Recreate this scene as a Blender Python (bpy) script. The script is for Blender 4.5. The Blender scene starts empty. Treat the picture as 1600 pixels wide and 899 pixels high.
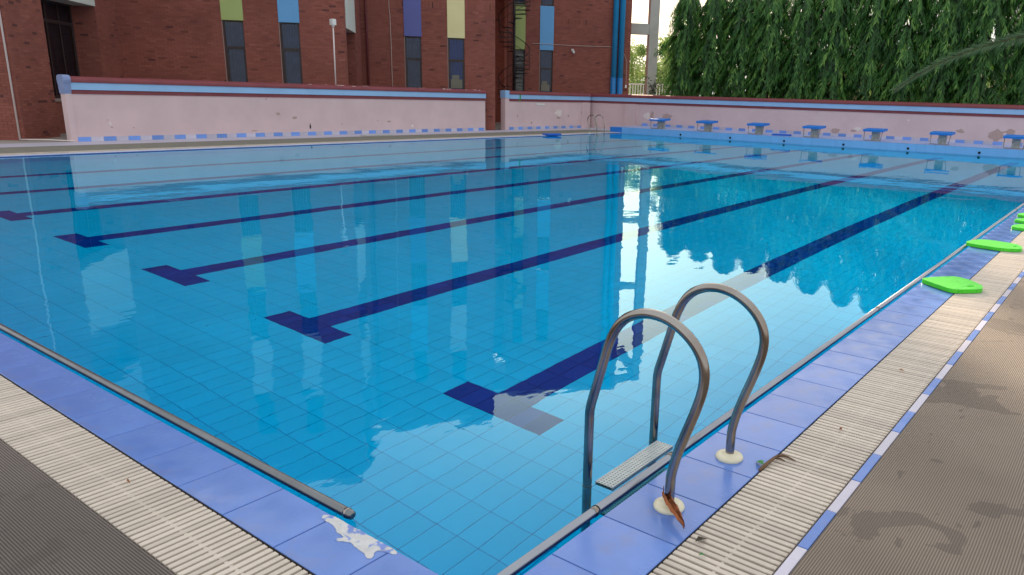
import bpy, bmesh, math, random
from mathutils import Vector, Matrix
random.seed(7)
sc = bpy.context.scene
COL = sc.collection
PI = math.pi

# ------------------------------------------------------------------ camera
cam = bpy.data.cameras.new('camera')
camo = bpy.data.objects.new('camera', cam)
COL.objects.link(camo)
R = [[0.802403, -0.178841, 0.569355], [0.596119, 0.195207, -0.778805], [0.02814, 0.964319, 0.263245]]
M = Matrix.Identity(4)
for i in range(3):
    for j in range(3):
        M[i][j] = R[i][j]
M[0][3], M[1][3], M[2][3] = 0, 0, 1.6
camo.matrix_world = M
cam.sensor_fit = 'HORIZONTAL'
cam.sensor_width = 36
cam.lens = 36 * 1176.87 / 1600
cam.shift_x = -100.15 / 1600
cam.shift_y = 20.98 / 1600
cam.clip_start = 0.05
cam.clip_end = 1500
sc.camera = camo

# ------------------------------------------------------------------ sky and sun
SUN_EL, SUN_AZ = 17.5, 323.6      # azimuth clockwise from +Y
w = bpy.data.worlds.new("World")
sc.world = w
w.use_nodes = True
nt = w.node_tree
nt.nodes.clear()
sky = nt.nodes.new('ShaderNodeTexSky')
sky.sky_type = 'NISHITA'
sky.sun_disc = False
sky.sun_elevation = math.radians(SUN_EL)
sky.sun_rotation = math.radians(SUN_AZ)
sky.air_density = 1.0
sky.dust_density = 6.0
sky.ozone_density = 1.0
mixw = nt.nodes.new('ShaderNodeMix')
mixw.data_type = 'RGBA'
mixw.inputs['Factor'].default_value = 0.8
mixw.inputs['B'].default_value = (7.9, 8.2, 8.5, 1)
bg = nt.nodes.new('ShaderNodeBackground')
bg.inputs['Strength'].default_value = 0.09
wo = nt.nodes.new('ShaderNodeOutputWorld')
nt.links.new(sky.outputs[0], mixw.inputs['A'])
nt.links.new(mixw.outputs['Result'], bg.inputs['Color'])
nt.links.new(bg.outputs[0], wo.inputs['Surface'])

sun = bpy.data.lights.new('sun', 'SUN')
sun.energy = 5.0
sun.angle = math.radians(1.2)
sun.color = (1.0, 0.80, 0.58)
suno = bpy.data.objects.new('sun', sun)
COL.objects.link(suno)
el, az = math.radians(SUN_EL), math.radians(SUN_AZ)
sdir = Vector((math.sin(az) * math.cos(el), math.cos(az) * math.cos(el), math.sin(el)))
suno.rotation_euler = sdir.to_track_quat('Z', 'Y').to_euler()
suno.location = (0, 0, 40)

sc.view_settings.view_transform = 'Standard'
sc.view_settings.look = 'None'
sc.view_settings.gamma = 1
sc.view_settings.exposure = 0.70
sc.render.engine = 'CYCLES'
sc.cycles.use_denoising = True
sc.cycles.max_bounces = 12
sc.cycles.transmission_bounces = 8
sc.cycles.transparent_max_bounces = 12
sc.cycles.diffuse_bounces = 4

# ------------------------------------------------------------------ helpers
def srgb(r, g, b):
    f = lambda c: (c / 255 / 12.92) if c <= 10 else ((c / 255 + 0.055) / 1.055) ** 2.4
    return (f(r), f(g), f(b), 1)

def P(o, **kw):
    for k, v in kw.items():
        o[k] = v
    return o

class MB:
    """collects faces of one mesh; every face carries a tint value"""
    def __init__(self):
        self.v = []; self.f = []; self.t = []; self.sm = []
    def face(self, pts, tint=0.5, smooth=False):
        n = len(self.v)
        self.v.extend([tuple(p) for p in pts])
        self.f.append(tuple(range(n, n + len(pts))))
        self.t.append(tint); self.sm.append(smooth)
    def box(self, x0, x1, y0, y1, z0, z1, tint=0.5, mat=None, bottom=True, bev=0.0):
        c = [(x0, y0, z0), (x1, y0, z0), (x1, y1, z0), (x0, y1, z0)]
        n = len(self.v)
        if bev > 0:
            b = bev
            m = [(x0, y0, z1 - b), (x1, y0, z1 - b), (x1, y1, z1 - b), (x0, y1, z1 - b)]
            t = [(x0 + b, y0 + b, z1), (x1 - b, y0 + b, z1), (x1 - b, y1 - b, z1), (x0 + b, y1 - b, z1)]
            pts = c + m + t
            fs = [(0, 1, 5, 4), (1, 2, 6, 5), (2, 3, 7, 6), (3, 0, 4, 7), (4, 5, 9, 8), (5, 6, 10, 9), (6, 7, 11, 10), (7, 4, 8, 11), (8, 9, 10, 11)]
        else:
            t = [(x0, y0, z1), (x1, y0, z1), (x1, y1, z1), (x0, y1, z1)]
            pts = c + t
            fs = [(0, 1, 5, 4), (1, 2, 6, 5), (2, 3, 7, 6), (3, 0, 4, 7), (4, 5, 6, 7)]
        if bottom:
            fs.append((3, 2, 1, 0))
        if mat is not None:
            pts = [tuple(mat @ Vector(p)) for p in pts]
        self.v.extend(pts)
        for q in fs:
            self.f.append(tuple(n + i for i in q)); self.t.append(tint); self.sm.append(False)
    def tube(self, pts, r, seg=12, tint=0.5, caps=True):
        pts = [Vector(p) for p in pts]
        rr = r if isinstance(r, (list, tuple)) else [r] * len(pts)
        n0 = len(self.v)
        T = [(pts[min(i + 1, len(pts) - 1)] - pts[max(i - 1, 0)]).normalized() for i in range(len(pts))]
        a = Vector((0, 0, 1)) if abs(T[0].z) < 0.9 else Vector((1, 0, 0))
        u = T[0].cross(a).normalized()
        for i, p in enumerate(pts):
            u = (u - T[i] * u.dot(T[i])).normalized()
            vv = T[i].cross(u)
            for k in range(seg):
                an = 2 * PI * k / seg
                self.v.append(tuple(p + (u * math.cos(an) + vv * math.sin(an)) * rr[i]))
        for i in range(len(pts) - 1):
            for k in range(seg):
                k2 = (k + 1) % seg
                self.f.append((n0 + i * seg + k, n0 + i * seg + k2, n0 + (i + 1) * seg + k2, n0 + (i + 1) * seg + k))
                self.t.append(tint); self.sm.append(True)
        if caps:
            self.f.append(tuple(n0 + k for k in range(seg))[::-1]); self.t.append(tint); self.sm.append(False)
            e = n0 + (len(pts) - 1) * seg
            self.f.append(tuple(e + k for k in range(seg))); self.t.append(tint); self.sm.append(False)
    def lathe(self, prof, seg=24, loc=(0, 0, 0), tint=0.5, smooth=True):
        n0 = len(self.v)
        for r, z in prof:
            for k in range(seg):
                an = 2 * PI * k / seg
                self.v.append((loc[0] + r * math.cos(an), loc[1] + r * math.sin(an), loc[2] + z))
        for i in range(len(prof) - 1):
            for k in range(seg):
                k2 = (k + 1) % seg
                self.f.append((n0 + i * seg + k, n0 + i * seg + k2, n0 + (i + 1) * seg + k2, n0 + (i + 1) * seg + k))
                self.t.append(tint); self.sm.append(smooth)
        e = n0 + (len(prof) - 1) * seg
        self.f.append(tuple(e + k for k in range(seg))); self.t.append(tint); self.sm.append(False)
    def prism(self, poly, axis_pt, tint=0.5):
        """poly: list of 3d points; extruded by vector axis_pt"""
        a = [Vector(p) for p in poly]; d = Vector(axis_pt)
        b = [p + d for p in a]
        self.face(a[::-1], tint); self.face(b, tint)
        for i in range(len(a)):
            j = (i + 1) % len(a)
            self.face([a[i], a[j], b[j], b[i]], tint)
    def mesh(self, name, mat):
        me = bpy.data.meshes.new(name)
        me.from_pydata(self.v, [], self.f)
        at = me.attributes.new('tint', 'FLOAT', 'FACE')
        at.data.foreach_set('value', self.t)
        me.polygons.foreach_set('use_smooth', self.sm)
        me.materials.append(mat)
        me.update()
        return me

def link(name, me, parent=None, loc=None, rot=None):
    o = bpy.data.objects.new(name, me)
    COL.objects.link(o)
    if parent is not None:
        o.parent = parent
    if loc is not None:
        o.location = loc
    if rot is not None:
        o.rotation_euler = rot
    return o

def build(mb, name, mat, parent=None, loc=None, rot=None, **kw):
    o = link(name, mb.mesh(name, mat), parent, loc, rot)
    return P(o, **kw)

def thing(name, label, cat, loc=(0, 0, 0), rz=0.0, group=None):
    o = bpy.data.objects.new(name, None)
    COL.objects.link(o)
    o.empty_display_size = 0.2
    o.location = loc
    o.rotation_euler = (0, 0, rz)
    o['label'] = label; o['category'] = cat
    if group:
        o['group'] = group
    return o

def copy_tree(o, parent=None):
    c = o.copy(); COL.objects.link(c)
    c.parent = parent
    for ch in list(o.children):
        copy_tree(ch, c)
    return c

def in_view(x, y, z, margin=60):
    d = Vector((x, y, z - 1.6))
    q = [sum(R[i][j] * d[i] for i in range(3)) for j in range(3)]
    if q[2] > -0.1:
        return False
    px = 900.15 + 1176.87 * q[0] / -q[2]; py = 470.5 - 1176.87 * q[1] / -q[2]
    return -margin < px < 1600 + margin and -margin < py < 899 + margin

# ------------------------------------------------------------------ materials
def newmat(name):
    m = bpy.data.materials.new(name)
    m.use_nodes = True
    return m, m.node_tree, m.node_tree.nodes['Principled BSDF']

def rgbmul(nt, colsock, valsock):
    mx = nt.nodes.new('ShaderNodeMix'); mx.data_type = 'RGBA'; mx.blend_type = 'MULTIPLY'
    mx.inputs['Factor'].default_value = 1.0
    nt.links.new(colsock, mx.inputs['A']); nt.links.new(valsock, mx.inputs['B'])
    return mx.outputs['Result']

def pmat(name, col, rough=0.6, tint=0.0, noise=0.0, nscale=3.0, bump=0.0, bscale=40.0, metal=0.0,
         col2=None, c2scale=2.0, c2lo=0.45, c2hi=0.7, spec=0.5, coat=0.0, rvar=0.0, coords='Object', tcol=None, stretch=None):
    """principled with: per-face tint spread, soft tonal noise, a second colour in patches, fine bump"""
    m, nt, b = newmat(name)
    N, L = nt.nodes, nt.links
    tc = N.new('ShaderNodeTexCoord')
    src = tc.outputs[coords]
    if coords == 'World':
        pass
    if stretch:
        mp = N.new('ShaderNodeMapping'); mp.inputs['Scale'].default_value = stretch
        L.new(src, mp.inputs['Vector']); src = mp.outputs[0]
    base = N.new('ShaderNodeRGB'); base.outputs[0].default_value = col
    c = base.outputs[0]
    if tcol is not None:
        at = N.new('ShaderNodeAttribute'); at.attribute_name = 'tint'
        cr = N.new('ShaderNodeValToRGB')
        cr.color_ramp.elements[0].position = 0; cr.color_ramp.elements[0].color = tcol[0]
        cr.color_ramp.elements[1].position = 1; cr.color_ramp.elements[1].color = tcol[-1]
        for i, cc in enumerate(tcol[1:-1]):
            e = cr.color_ramp.elements.new((i + 1) / (len(tcol) - 1)); e.color = cc
        L.new(at.outputs['Fac'], cr.inputs[0]); c = cr.outputs[0]
    elif tint > 0:
        at = N.new('ShaderNodeAttribute'); at.attribute_name = 'tint'
        mr = N.new('ShaderNodeMapRange'); mr.inputs['To Min'].default_value = 1 - tint; mr.inputs['To Max'].default_value = 1 + tint
        L.new(at.outputs['Fac'], mr.inputs['Value'])
        c = rgbmul(nt, c, mr.outputs[0])
    if col2 is not None:
        n2 = N.new('ShaderNodeTexNoise'); n2.inputs['Scale'].default_value = c2scale; n2.inputs['Detail'].default_value = 8; n2.inputs['Roughness'].default_value = 0.62
        L.new(src, n2.inputs['Vector'])
        mr = N.new('ShaderNodeMapRange'); mr.inputs['From Min'].default_value = c2lo; mr.inputs['From Max'].default_value = c2hi
        L.new(n2.outputs['Fac'], mr.inputs['Value'])
        mx = N.new('ShaderNodeMix'); mx.data_type = 'RGBA'
        L.new(mr.outputs[0], mx.inputs['Factor']); L.new(c, mx.inputs['A']); mx.inputs['B'].default_value = col2
        c = mx.outputs['Result']
    if noise > 0:
        n1 = N.new('ShaderNodeTexNoise'); n1.inputs['Scale'].default_value = nscale; n1.inputs['Detail'].default_value = 6; n1.inputs['Roughness'].default_value = 0.6
        L.new(src, n1.inputs['Vector'])
        mr = N.new('ShaderNodeMapRange'); mr.inputs['From Min'].default_value = 0.3; mr.inputs['From Max'].default_value = 0.7
        mr.inputs['To Min'].default_value = 1 - noise; mr.inputs['To Max'].default_value = 1 + noise
        L.new(n1.outputs['Fac'], mr.inputs['Value'])
        c = rgbmul(nt, c, mr.outputs[0])
    L.new(c, b.inputs['Base Color'])
    b.inputs['Roughness'].default_value = rough
    b.inputs['Metallic'].default_value = metal
    b.inputs['Specular IOR Level'].default_value = spec
    if coat:
        b.inputs['Coat Weight'].default_value = coat; b.inputs['Coat Roughness'].default_value = 0.06
    if rvar > 0:
        n3 = N.new('ShaderNodeTexNoise'); n3.inputs['Scale'].default_value = nscale * 0.8; n3.inputs['Detail'].default_value = 5
        L.new(src, n3.inputs['Vector'])
        mr = N.new('ShaderNodeMapRange'); mr.inputs['From Min'].default_value = 0.35; mr.inputs['From Max'].default_value = 0.65
        mr.inputs['To Min'].default_value = max(0.03, rough - rvar); mr.inputs['To Max'].default_value = rough + rvar
        L.new(n3.outputs['Fac'], mr.inputs['Value']); L.new(mr.outputs[0], b.inputs['Roughness'])
    if bump > 0:
        n4 = N.new('ShaderNodeTexNoise'); n4.inputs['Scale'].default_value = bscale; n4.inputs['Detail'].default_value = 5
        L.new(src, n4.inputs['Vector'])
        bp = N.new('ShaderNodeBump'); bp.inputs['Strength'].default_value = 1; bp.inputs['Distance'].default_value = bump
        L.new(n4.outputs['Fac'], bp.inputs['Height']); L.new(bp.outputs[0], b.inputs['Normal'])
    return m

BR = [srgb(94, 54, 50), srgb(132, 74, 63), srgb(142, 81, 69), srgb(150, 88, 75), srgb(162, 99, 85)]
M_brick = pmat('brick', BR[2], 0.85, noise=0.16, nscale=0.6, bump=0.003, bscale=90, tcol=BR)
M_mortar = pmat('mortar', srgb(112, 76, 68), 0.95, noise=0.15, nscale=2, bump=0.002)
M_pink = pmat('pink_plaster', srgb(214, 188, 188), 0.85, noise=0.07, nscale=0.9, bump=0.002, bscale=60,
              col2=srgb(150, 132, 130), c2scale=7.0, c2lo=0.70, c2hi=0.76)
M_maroon = pmat('maroon_paint', srgb(128, 60, 66), 0.65, noise=0.12, nscale=1.5, bump=0.0015,
                col2=srgb(178, 130, 124), c2scale=9.0, c2lo=0.72, c2hi=0.78)
M_ltblue = pmat('light_blue_paint', srgb(150, 192, 232), 0.6, noise=0.06, nscale=1.2, bump=0.001,
                col2=srgb(180, 190, 205), c2scale=8, c2lo=0.7, c2hi=0.76)
M_capblue = pmat('faded_lavender_blue_paint', srgb(132, 148, 188), 0.7, noise=0.10, nscale=4)
M_chip = pmat('flaked_primer', srgb(228, 214, 206), 0.9, noise=0.2, nscale=30, bump=0.004, bscale=50)
M_chipg = pmat('bare_render', srgb(182, 156, 148), 0.95, noise=0.3, nscale=25, bump=0.004, bscale=50)
M_tblue = pmat('blue_skirting_tile', srgb(112, 152, 222), 0.3, tint=0.12, noise=0.06, nscale=6)
M_tpale = pmat('pale_skirting_tile', srgb(196, 190, 204), 0.35, tint=0.1, noise=0.08, nscale=6)
M_cop = pmat('lilac_coping_tile', srgb(100, 134, 204), 0.19, tint=0.05, noise=0.08, nscale=4, rvar=0.16,
             col2=srgb(118, 132, 176), c2scale=3.6, c2lo=0.52, c2hi=0.74, bump=0.0007, bscale=5, spec=0.38)
M_grout = pmat('grout', srgb(84, 100, 150), 0.9, noise=0.2, nscale=20)
M_decktop = pmat('lavender_blue_deck', srgb(160, 176, 220), 0.4, noise=0.06, nscale=2)
M_far_cop = pmat('glare_pale_coping', srgb(206, 206, 222), 0.35, tint=0.05, noise=0.06, nscale=3)  # far coping tiles: grazing glare is painted in as this pale colour
M_slat = pmat('cream_plastic', srgb(206, 193, 178), 0.45, tint=0.10, noise=0.14, nscale=5, bump=0.0006, bscale=150,
              col2=srgb(160, 142, 116), c2scale=9, c2lo=0.58, c2hi=0.80, coords='Object')
M_gutter = pmat('gutter_concrete', srgb(70, 60, 50), 0.9, noise=0.25, nscale=12)
M_conc = pmat('concrete', srgb(176, 174, 170), 0.85, noise=0.10, nscale=2, bump=0.002, bscale=30)
M_concs = pmat('concrete_soffit', srgb(206, 208, 202), 0.8, noise=0.07, nscale=1.5)
M_blocktop = pmat('blue_block_paint', srgb(24, 122, 214), 0.45, noise=0.06, nscale=6)
M_blockpost = pmat('block_post_render', srgb(176, 176, 164), 0.9, noise=0.3, nscale=14, bump=0.003)
M_steel_dull = pmat('dull_steel', srgb(150, 146, 140), 0.4, metal=0.8)
M_raised = pmat('blue_pool_wall_tile', srgb(120, 184, 240), 0.3, tint=0.025, noise=0.04, nscale=2.5)
M_raised_d = pmat('deep_blue_tile', srgb(40, 128, 224), 0.3, tint=0.05)
M_dtile = pmat('lane_tile', srgb(2, 62, 152), 0.5, spec=0.04, tint=0.14)
M_ptile = pmat('pool_floor_tile', (0.0005, 0.64, 0.97, 1), 0.5, spec=0.04, tint=0.025, noise=0.05, nscale=1.2)
M_pgrout = pmat('pool_grout', (0.0005, 0.53, 0.88, 1), 0.8, spec=0.04, noise=0.1, nscale=3)
M_ptrim = pmat('waterline_tile', srgb(70, 100, 200), 0.2, tint=0.1)
M_kick = pmat('green_foam', srgb(74, 214, 34), 0.42, noise=0.12, nscale=9, bump=0.003, bscale=45, col2=srgb(48, 176, 30), c2scale=11, c2lo=.58, c2hi=.7)
M_kick2 = pmat('dark_green_hole', srgb(20, 110, 10), 0.7)
M_kickb = pmat('blue_foam', srgb(30, 100, 200), 0.55)
M_flange = pmat('cream_flange', srgb(222, 214, 186), 0.4, noise=0.06, nscale=12)
M_step = pmat('step_plate', srgb(180, 188, 188), 0.4, noise=0.06, nscale=15)
M_leafdry = pmat('dry_leaf', srgb(150, 84, 40), 0.7, noise=0.45, nscale=25, bump=0.004, bscale=60)
M_twig = pmat('twig', srgb(116, 88, 66), 0.9, noise=0.2)
M_leafg = pmat('small_leaf', srgb(60, 130, 60), 0.5)
M_patch = pmat('white_grout_smear', srgb(206, 205, 204), 0.7, noise=0.10, nscale=20, col2=srgb(122, 144, 206), c2scale=16, c2lo=.54, c2hi=.60, bump=0.012, bscale=34)
M_frame = pmat('dark_window_frame', srgb(58, 46, 46), 0.5, noise=0.1)
M_white = pmat('white_paint', srgb(226, 222, 216), 0.5)
M_sill = pmat('stone_sill', srgb(150, 138, 130), 0.8)
M_curtain = pmat('blue_grey_curtain', srgb(96, 112, 150), 0.9, noise=0.15, nscale=3)
M_curtb = pmat('blue_curtain', srgb(50, 100, 180), 0.9, noise=0.15, nscale=3)
M_blind = pmat('reflection_pale_blind', srgb(200, 190, 170), 0.8, col2=srgb(90, 84, 80), c2scale=3, c2lo=.45, c2hi=.55, stretch=(.3, .3, 3))  # bright reflection in the pane is put into the blind's pale colour
M_dcurt = pmat('charcoal_curtain', srgb(58, 58, 68), 0.9)
M_dark = pmat('dark_interior', srgb(30, 30, 36), 0.9)
M_lime = pmat('lime_panel', srgb(170, 184, 112), 0.7, noise=0.06, nscale=0.8)
M_pblue = pmat('sky_blue_panel', srgb(104, 166, 216), 0.7, noise=0.05, nscale=0.8)
M_purple = pmat('violet_panel', srgb(96, 100, 160), 0.7, noise=0.05, nscale=0.8)
M_cream = pmat('cream_panel', srgb(228, 214, 158), 0.7, noise=0.07, nscale=0.8)
M_pale = pmat('pale_grey_panel', srgb(206, 210, 200), 0.7, noise=0.05, nscale=0.8)
M_mpipe = pmat('maroon_pipe', srgb(120, 62, 64), 0.5)
M_bpipe = pmat('blue_pipe', srgb(30, 140, 196), 0.4, noise=0.05, nscale=2)
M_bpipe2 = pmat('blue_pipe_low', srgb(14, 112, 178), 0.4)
M_wpipe = pmat('pinkish_white_pipe', srgb(226, 212, 206), 0.5)
M_iron = pmat('dark_iron', srgb(44, 34, 34), 0.6)
M_tan = pmat('tan_render', srgb(222, 200, 160), 0.9, noise=0.08, nscale=0.6)
M_bark = pmat('bark', srgb(92, 76, 62), 0.95, noise=0.3, nscale=6, bump=0.01, bscale=14)
M_ground = pmat('ground_concrete', srgb(150, 142, 134), 0.9, noise=0.14, nscale=0.7, bump=0.003, bscale=30)
M_strip = pmat('lavender_paving', srgb(186, 180, 194), 0.55, noise=0.08, nscale=1.2)
M_olive = pmat('olive_mat', srgb(122, 118, 106), 0.9, noise=0.10, nscale=3, bump=0.002, bscale=80)
M_green = pmat('green_paint_mark', srgb(50, 150, 60), 0.6)
M_cable = pmat('cable_grey', srgb(190, 170, 160), 0.6)

# brushed steel
M_steel, nt, b = newmat('stainless_steel')
b.inputs['Metallic'].default_value = 1; b.inputs['Base Color'].default_value = srgb(176, 164, 152)
tc = nt.nodes.new('ShaderNodeTexCoord'); nz = nt.nodes.new('ShaderNodeTexNoise'); nz.inputs['Scale'].default_value = 4; nz.inputs['Detail'].default_value = 6
nt.links.new(tc.outputs['Object'], nz.inputs['Vector'])
mr = nt.nodes.new('ShaderNodeMapRange'); mr.inputs['From Min'].default_value = .3; mr.inputs['From Max'].default_value = .7; mr.inputs['To Min'].default_value = 0.13; mr.inputs['To Max'].default_value = 0.24
nt.links.new(nz.outputs['Fac'], mr.inputs['Value']); nt.links.new(mr.outputs[0], b.inputs['Roughness'])
cr = nt.nodes.new('ShaderNodeValToRGB'); cr.color_ramp.elements[0].color = srgb(140, 126, 114); cr.color_ramp.elements[1].color = srgb(164, 158, 152)
cr.color_ramp.elements[0].position = .35; cr.color_ramp.elements[1].position = .6
nt.links.new(nz.outputs['Fac'], cr.inputs[0]); nt.links.new(cr.outputs[0], b.inputs['Base Color'])

M_steel3 = pmat('pale_wet_steel', srgb(160, 162, 168), 0.28, metal=1.0, noise=0.08, nscale=3)
M_steel2 = pmat('dark_wet_steel', srgb(128, 130, 132), 0.33, metal=1.0, noise=0.12, nscale=6)
# window glass: mirror-like skin you can see through
M_glass = bpy.data.materials.new('window_glass'); M_glass.use_nodes = True
nt = M_glass.node_tree; nt.nodes.clear()
tr = nt.nodes.new('ShaderNodeBsdfTransparent'); tr.inputs[0].default_value = (0.55, 0.6, 0.66, 1)
gl = nt.nodes.new('ShaderNodeBsdfGlossy'); gl.inputs['Roughness'].default_value = 0.03
fr = nt.nodes.new('ShaderNodeFresnel'); fr.inputs[0].default_value = 1.5
mx = nt.nodes.new('ShaderNodeMixShader'); out = nt.nodes.new('ShaderNodeOutputMaterial')
nt.links.new(fr.outputs[0], mx.inputs[0]); nt.links.new(tr.outputs[0], mx.inputs[1]); nt.links.new(gl.outputs[0], mx.inputs[2]); nt.links.new(mx.outputs[0], out.inputs[0])

# woven mat
def matmat(name, c1, c2, cwet, along, wet=0.5):
    m, nt, b = newmat(name)
    N, L = nt.nodes, nt.links
    tc = N.new('ShaderNodeTexCoord')
    outs = []
    for ax, sc_, amp in ((along, 0.0098, 1.0), ('Y' if along == 'X' else 'X', 0.0075, 0.5)):
        wv = N.new('ShaderNodeTexWave'); wv.wave_type = 'BANDS'; wv.bands_direction = ax
        wv.inputs['Scale'].default_value = 0.05 / sc_ * 2 * PI; wv.inputs['Distortion'].default_value = 0.6
        wv.inputs['Detail'].default_value = 1; wv.inputs['Detail Scale'].default_value = 0.3
        L.new(tc.outputs['Object'], wv.inputs['Vector'])
        outs.append(wv.outputs['Fac'])
    mul = N.new('ShaderNodeMath'); mul.operation = 'MULTIPLY_ADD'; mul.inputs[1].default_value = 0.7
    sub = N.new('ShaderNodeMath'); sub.operation = 'MULTIPLY'; sub.inputs[1].default_value = 0.3
    L.new(outs[0], mul.inputs[0]); L.new(outs[1], sub.inputs[0]); L.new(sub.outputs[0], mul.inputs[2])
    mx = N.new('ShaderNodeMix'); mx.data_type = 'RGBA'; mx.inputs['A'].default_value = c1; mx.inputs['B'].default_value = c2
    L.new(mul.outputs[0], mx.inputs['Factor'])
    # wet / dirty stains
    nz = N.new('ShaderNodeTexNoise'); nz.inputs['Scale'].default_value = 2.1; nz.inputs['Detail'].default_value = 4.5; nz.inputs['Distortion'].default_value = 0.9
    L.new(tc.outputs['Object'], nz.inputs['Vector'])
    mr = N.new('ShaderNodeMapRange'); mr.inputs['From Min'].default_value = 0.585; mr.inputs['From Max'].default_value = 0.597; mr.inputs['To Max'].default_value = wet
    L.new(nz.outputs['Fac'], mr.inputs['Value'])
    nf = N.new('ShaderNodeTexNoise'); nf.inputs['Scale'].default_value = 14; nf.inputs['Detail'].default_value = 4
    mpf = N.new('ShaderNodeMapping'); mpf.inputs['Scale'].default_value = (1.0, 0.45, 1)
    L.new(tc.outputs['Object'], mpf.inputs['Vector']); L.new(mpf.outputs[0], nf.inputs['Vector'])
    mf = N.new('ShaderNodeMapRange'); mf.inputs['From Min'].default_value = 0.665; mf.inputs['From Max'].default_value = 0.70; mf.inputs['To Max'].default_value = wet * 1.1
    L.new(nf.outputs['Fac'], mf.inputs['Value'])
    ad = N.new('ShaderNodeMath'); ad.operation = 'MAXIMUM'; L.new(mr.outputs[0], ad.inputs[0]); L.new(mf.outputs[0], ad.inputs[1])
    m2 = N.new('ShaderNodeMix'); m2.data_type = 'RGBA'; m2.inputs['B'].default_value = cwet
    L.new(ad.outputs[0], m2.inputs['Factor']); L.new(mx.outputs['Result'], m2.inputs['A'])
    ng = N.new('ShaderNodeTexNoise'); ng.inputs['Scale'].default_value = 0.9; ng.inputs['Detail'].default_value = 5
    L.new(tc.outputs['Object'], ng.inputs['Vector'])
    mg = N.new('ShaderNodeMapRange'); mg.inputs['From Min'].default_value = .3; mg.inputs['From Max'].default_value = .7; mg.inputs['To Min'].default_value = 0.78; mg.inputs['To Max'].default_value = 1.2
    L.new(ng.outputs['Fac'], mg.inputs['Value'])
    L.new(rgbmul(nt, m2.outputs['Result'], mg.outputs[0]), b.inputs['Base Color'])
    b.inputs['Roughness'].default_value = 0.75
    bp = N.new('ShaderNodeBump'); bp.inputs['Strength'].default_value = 0.8; bp.inputs['Distance'].default_value = 0.003
    L.new(mul.outputs[0], bp.inputs['Height']); L.new(bp.outputs[0], b.inputs['Normal'])
    return m
M_matR = matmat('tan_woven_mat', srgb(86, 76, 67), srgb(162, 144, 127), srgb(86, 76, 68), 'X')
M_matL = matmat('brown_woven_mat', srgb(36, 30, 27), srgb(134, 121, 113), srgb(70, 58, 52), 'Y', 0.25)

# pool water: refracting, faintly rippled, absorbing
M_water = bpy.data.materials.new('pool_water'); M_water.use_nodes = True
nt = M_water.node_tree; nt.nodes.clear(); N, L = nt.nodes, nt.links
gls = N.new('ShaderNodeBsdfGlass'); gls.inputs['IOR'].default_value = 1.333; gls.inputs['Roughness'].default_value = 0.0
gls.inputs['Color'].default_value = (0.66, 0.98, 1, 1)
va = N.new('ShaderNodeVolumeAbsorption'); va.inputs['Color'].default_value = (0.1, 0.955, 0.99, 1); va.inputs['Density'].default_value = 0.6
out = N.new('ShaderNodeOutputMaterial')
tc = N.new('ShaderNodeTexCoord')
def noise(scale, det, rough=0.5, mp=None, dist=0.0):
    n = N.new('ShaderNodeTexNoise'); n.inputs['Scale'].default_value = scale; n.inputs['Detail'].default_value = det; n.inputs['Roughness'].default_value = rough; n.inputs['Distortion'].default_value = dist
    if mp:
        k = N.new('ShaderNodeMapping'); k.inputs['Scale'].default_value = mp; k.inputs['Rotation'].default_value = (0, 0, math.radians(36)); L.new(tc.outputs['Object'], k.inputs['Vector']); L.new(k.outputs[0], n.inputs['Vector'])
    else:
        L.new(tc.outputs['Object'], n.inputs['Vector'])
    return n.outputs['Fac']
def mathn(op, a, b):
    n = N.new('ShaderNodeMath'); n.operation = op
    for i, s in enumerate((a, b)):
        if isinstance(s, (int, float)): n.inputs[i].default_value = s
        else: L.new(s, n.inputs[i])
    return n.outputs[0]
h1 = mathn('MULTIPLY', noise(1.1, 2.0, 0.45), 0.0030)
h2 = mathn('MULTIPLY', noise(5.0, 2.0, 0.5, (1.0, 0.55, 1)), 0.0011)
h3 = mathn('MULTIPLY', noise(16.0, 2.0, 0.5, (1.0, 0.5, 1)), 0.00012)
msk = N.new('ShaderNodeMapRange'); msk.inputs['From Min'].default_value = 0.42; msk.inputs['From Max'].default_value = 0.68; msk.inputs['To Min'].default_value = 0.35; msk.inputs['To Max'].default_value = 2.0
L.new(noise(0.28, 2.0), msk.inputs['Value'])
hh = mathn('MULTIPLY', mathn('ADD', h3, mathn('ADD', h1, h2)), msk.outputs[0])
bp = N.new('ShaderNodeBump'); bp.inputs['Strength'].default_value = 1; bp.inputs['Distance'].default_value = 1
L.new(hh, bp.inputs['Height']); L.new(bp.outputs[0], gls.inputs['Normal'])
L.new(gls.outputs[0], out.inputs['Surface']); L.new(va.outputs[0], out.inputs['Volume'])

# leaves
def leafmat(name, cols, trans=0.35, rough=0.45):
    m, nt, b = newmat(name); N, L = nt.nodes, nt.links
    at = N.new('ShaderNodeAttribute'); at.attribute_name = 'tint'
    cr = N.new('ShaderNodeValToRGB')
    cr.color_ramp.elements[0].color = cols[0]; cr.color_ramp.elements[1].color = cols[-1]
    for i, cc in enumerate(cols[1:-1]):
        e = cr.color_ramp.elements.new((i + 1) / (len(cols) - 1)); e.color = cc
    L.new(at.outputs['Fac'], cr.inputs[0]); L.new(cr.outputs[0], b.inputs['Base Color'])
    b.inputs['Roughness'].default_value = rough
    tl = N.new('ShaderNodeBsdfTranslucent'); L.new(cr.outputs[0], tl.inputs['Color'])
    mx = N.new('ShaderNodeMixShader'); mx.inputs[0].default_value = trans
    L.new(b.outputs[0], mx.inputs[1]); L.new(tl.outputs[0], mx.inputs[2])
    L.new(mx.outputs[0], N['Material Output'].inputs['Surface'])
    return m
M_leaf = leafmat('mast_tree_leaf', [srgb(26, 54, 28), srgb(48, 92, 40), srgb(76, 130, 54), srgb(134, 178, 80)], 0.36)
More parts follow.
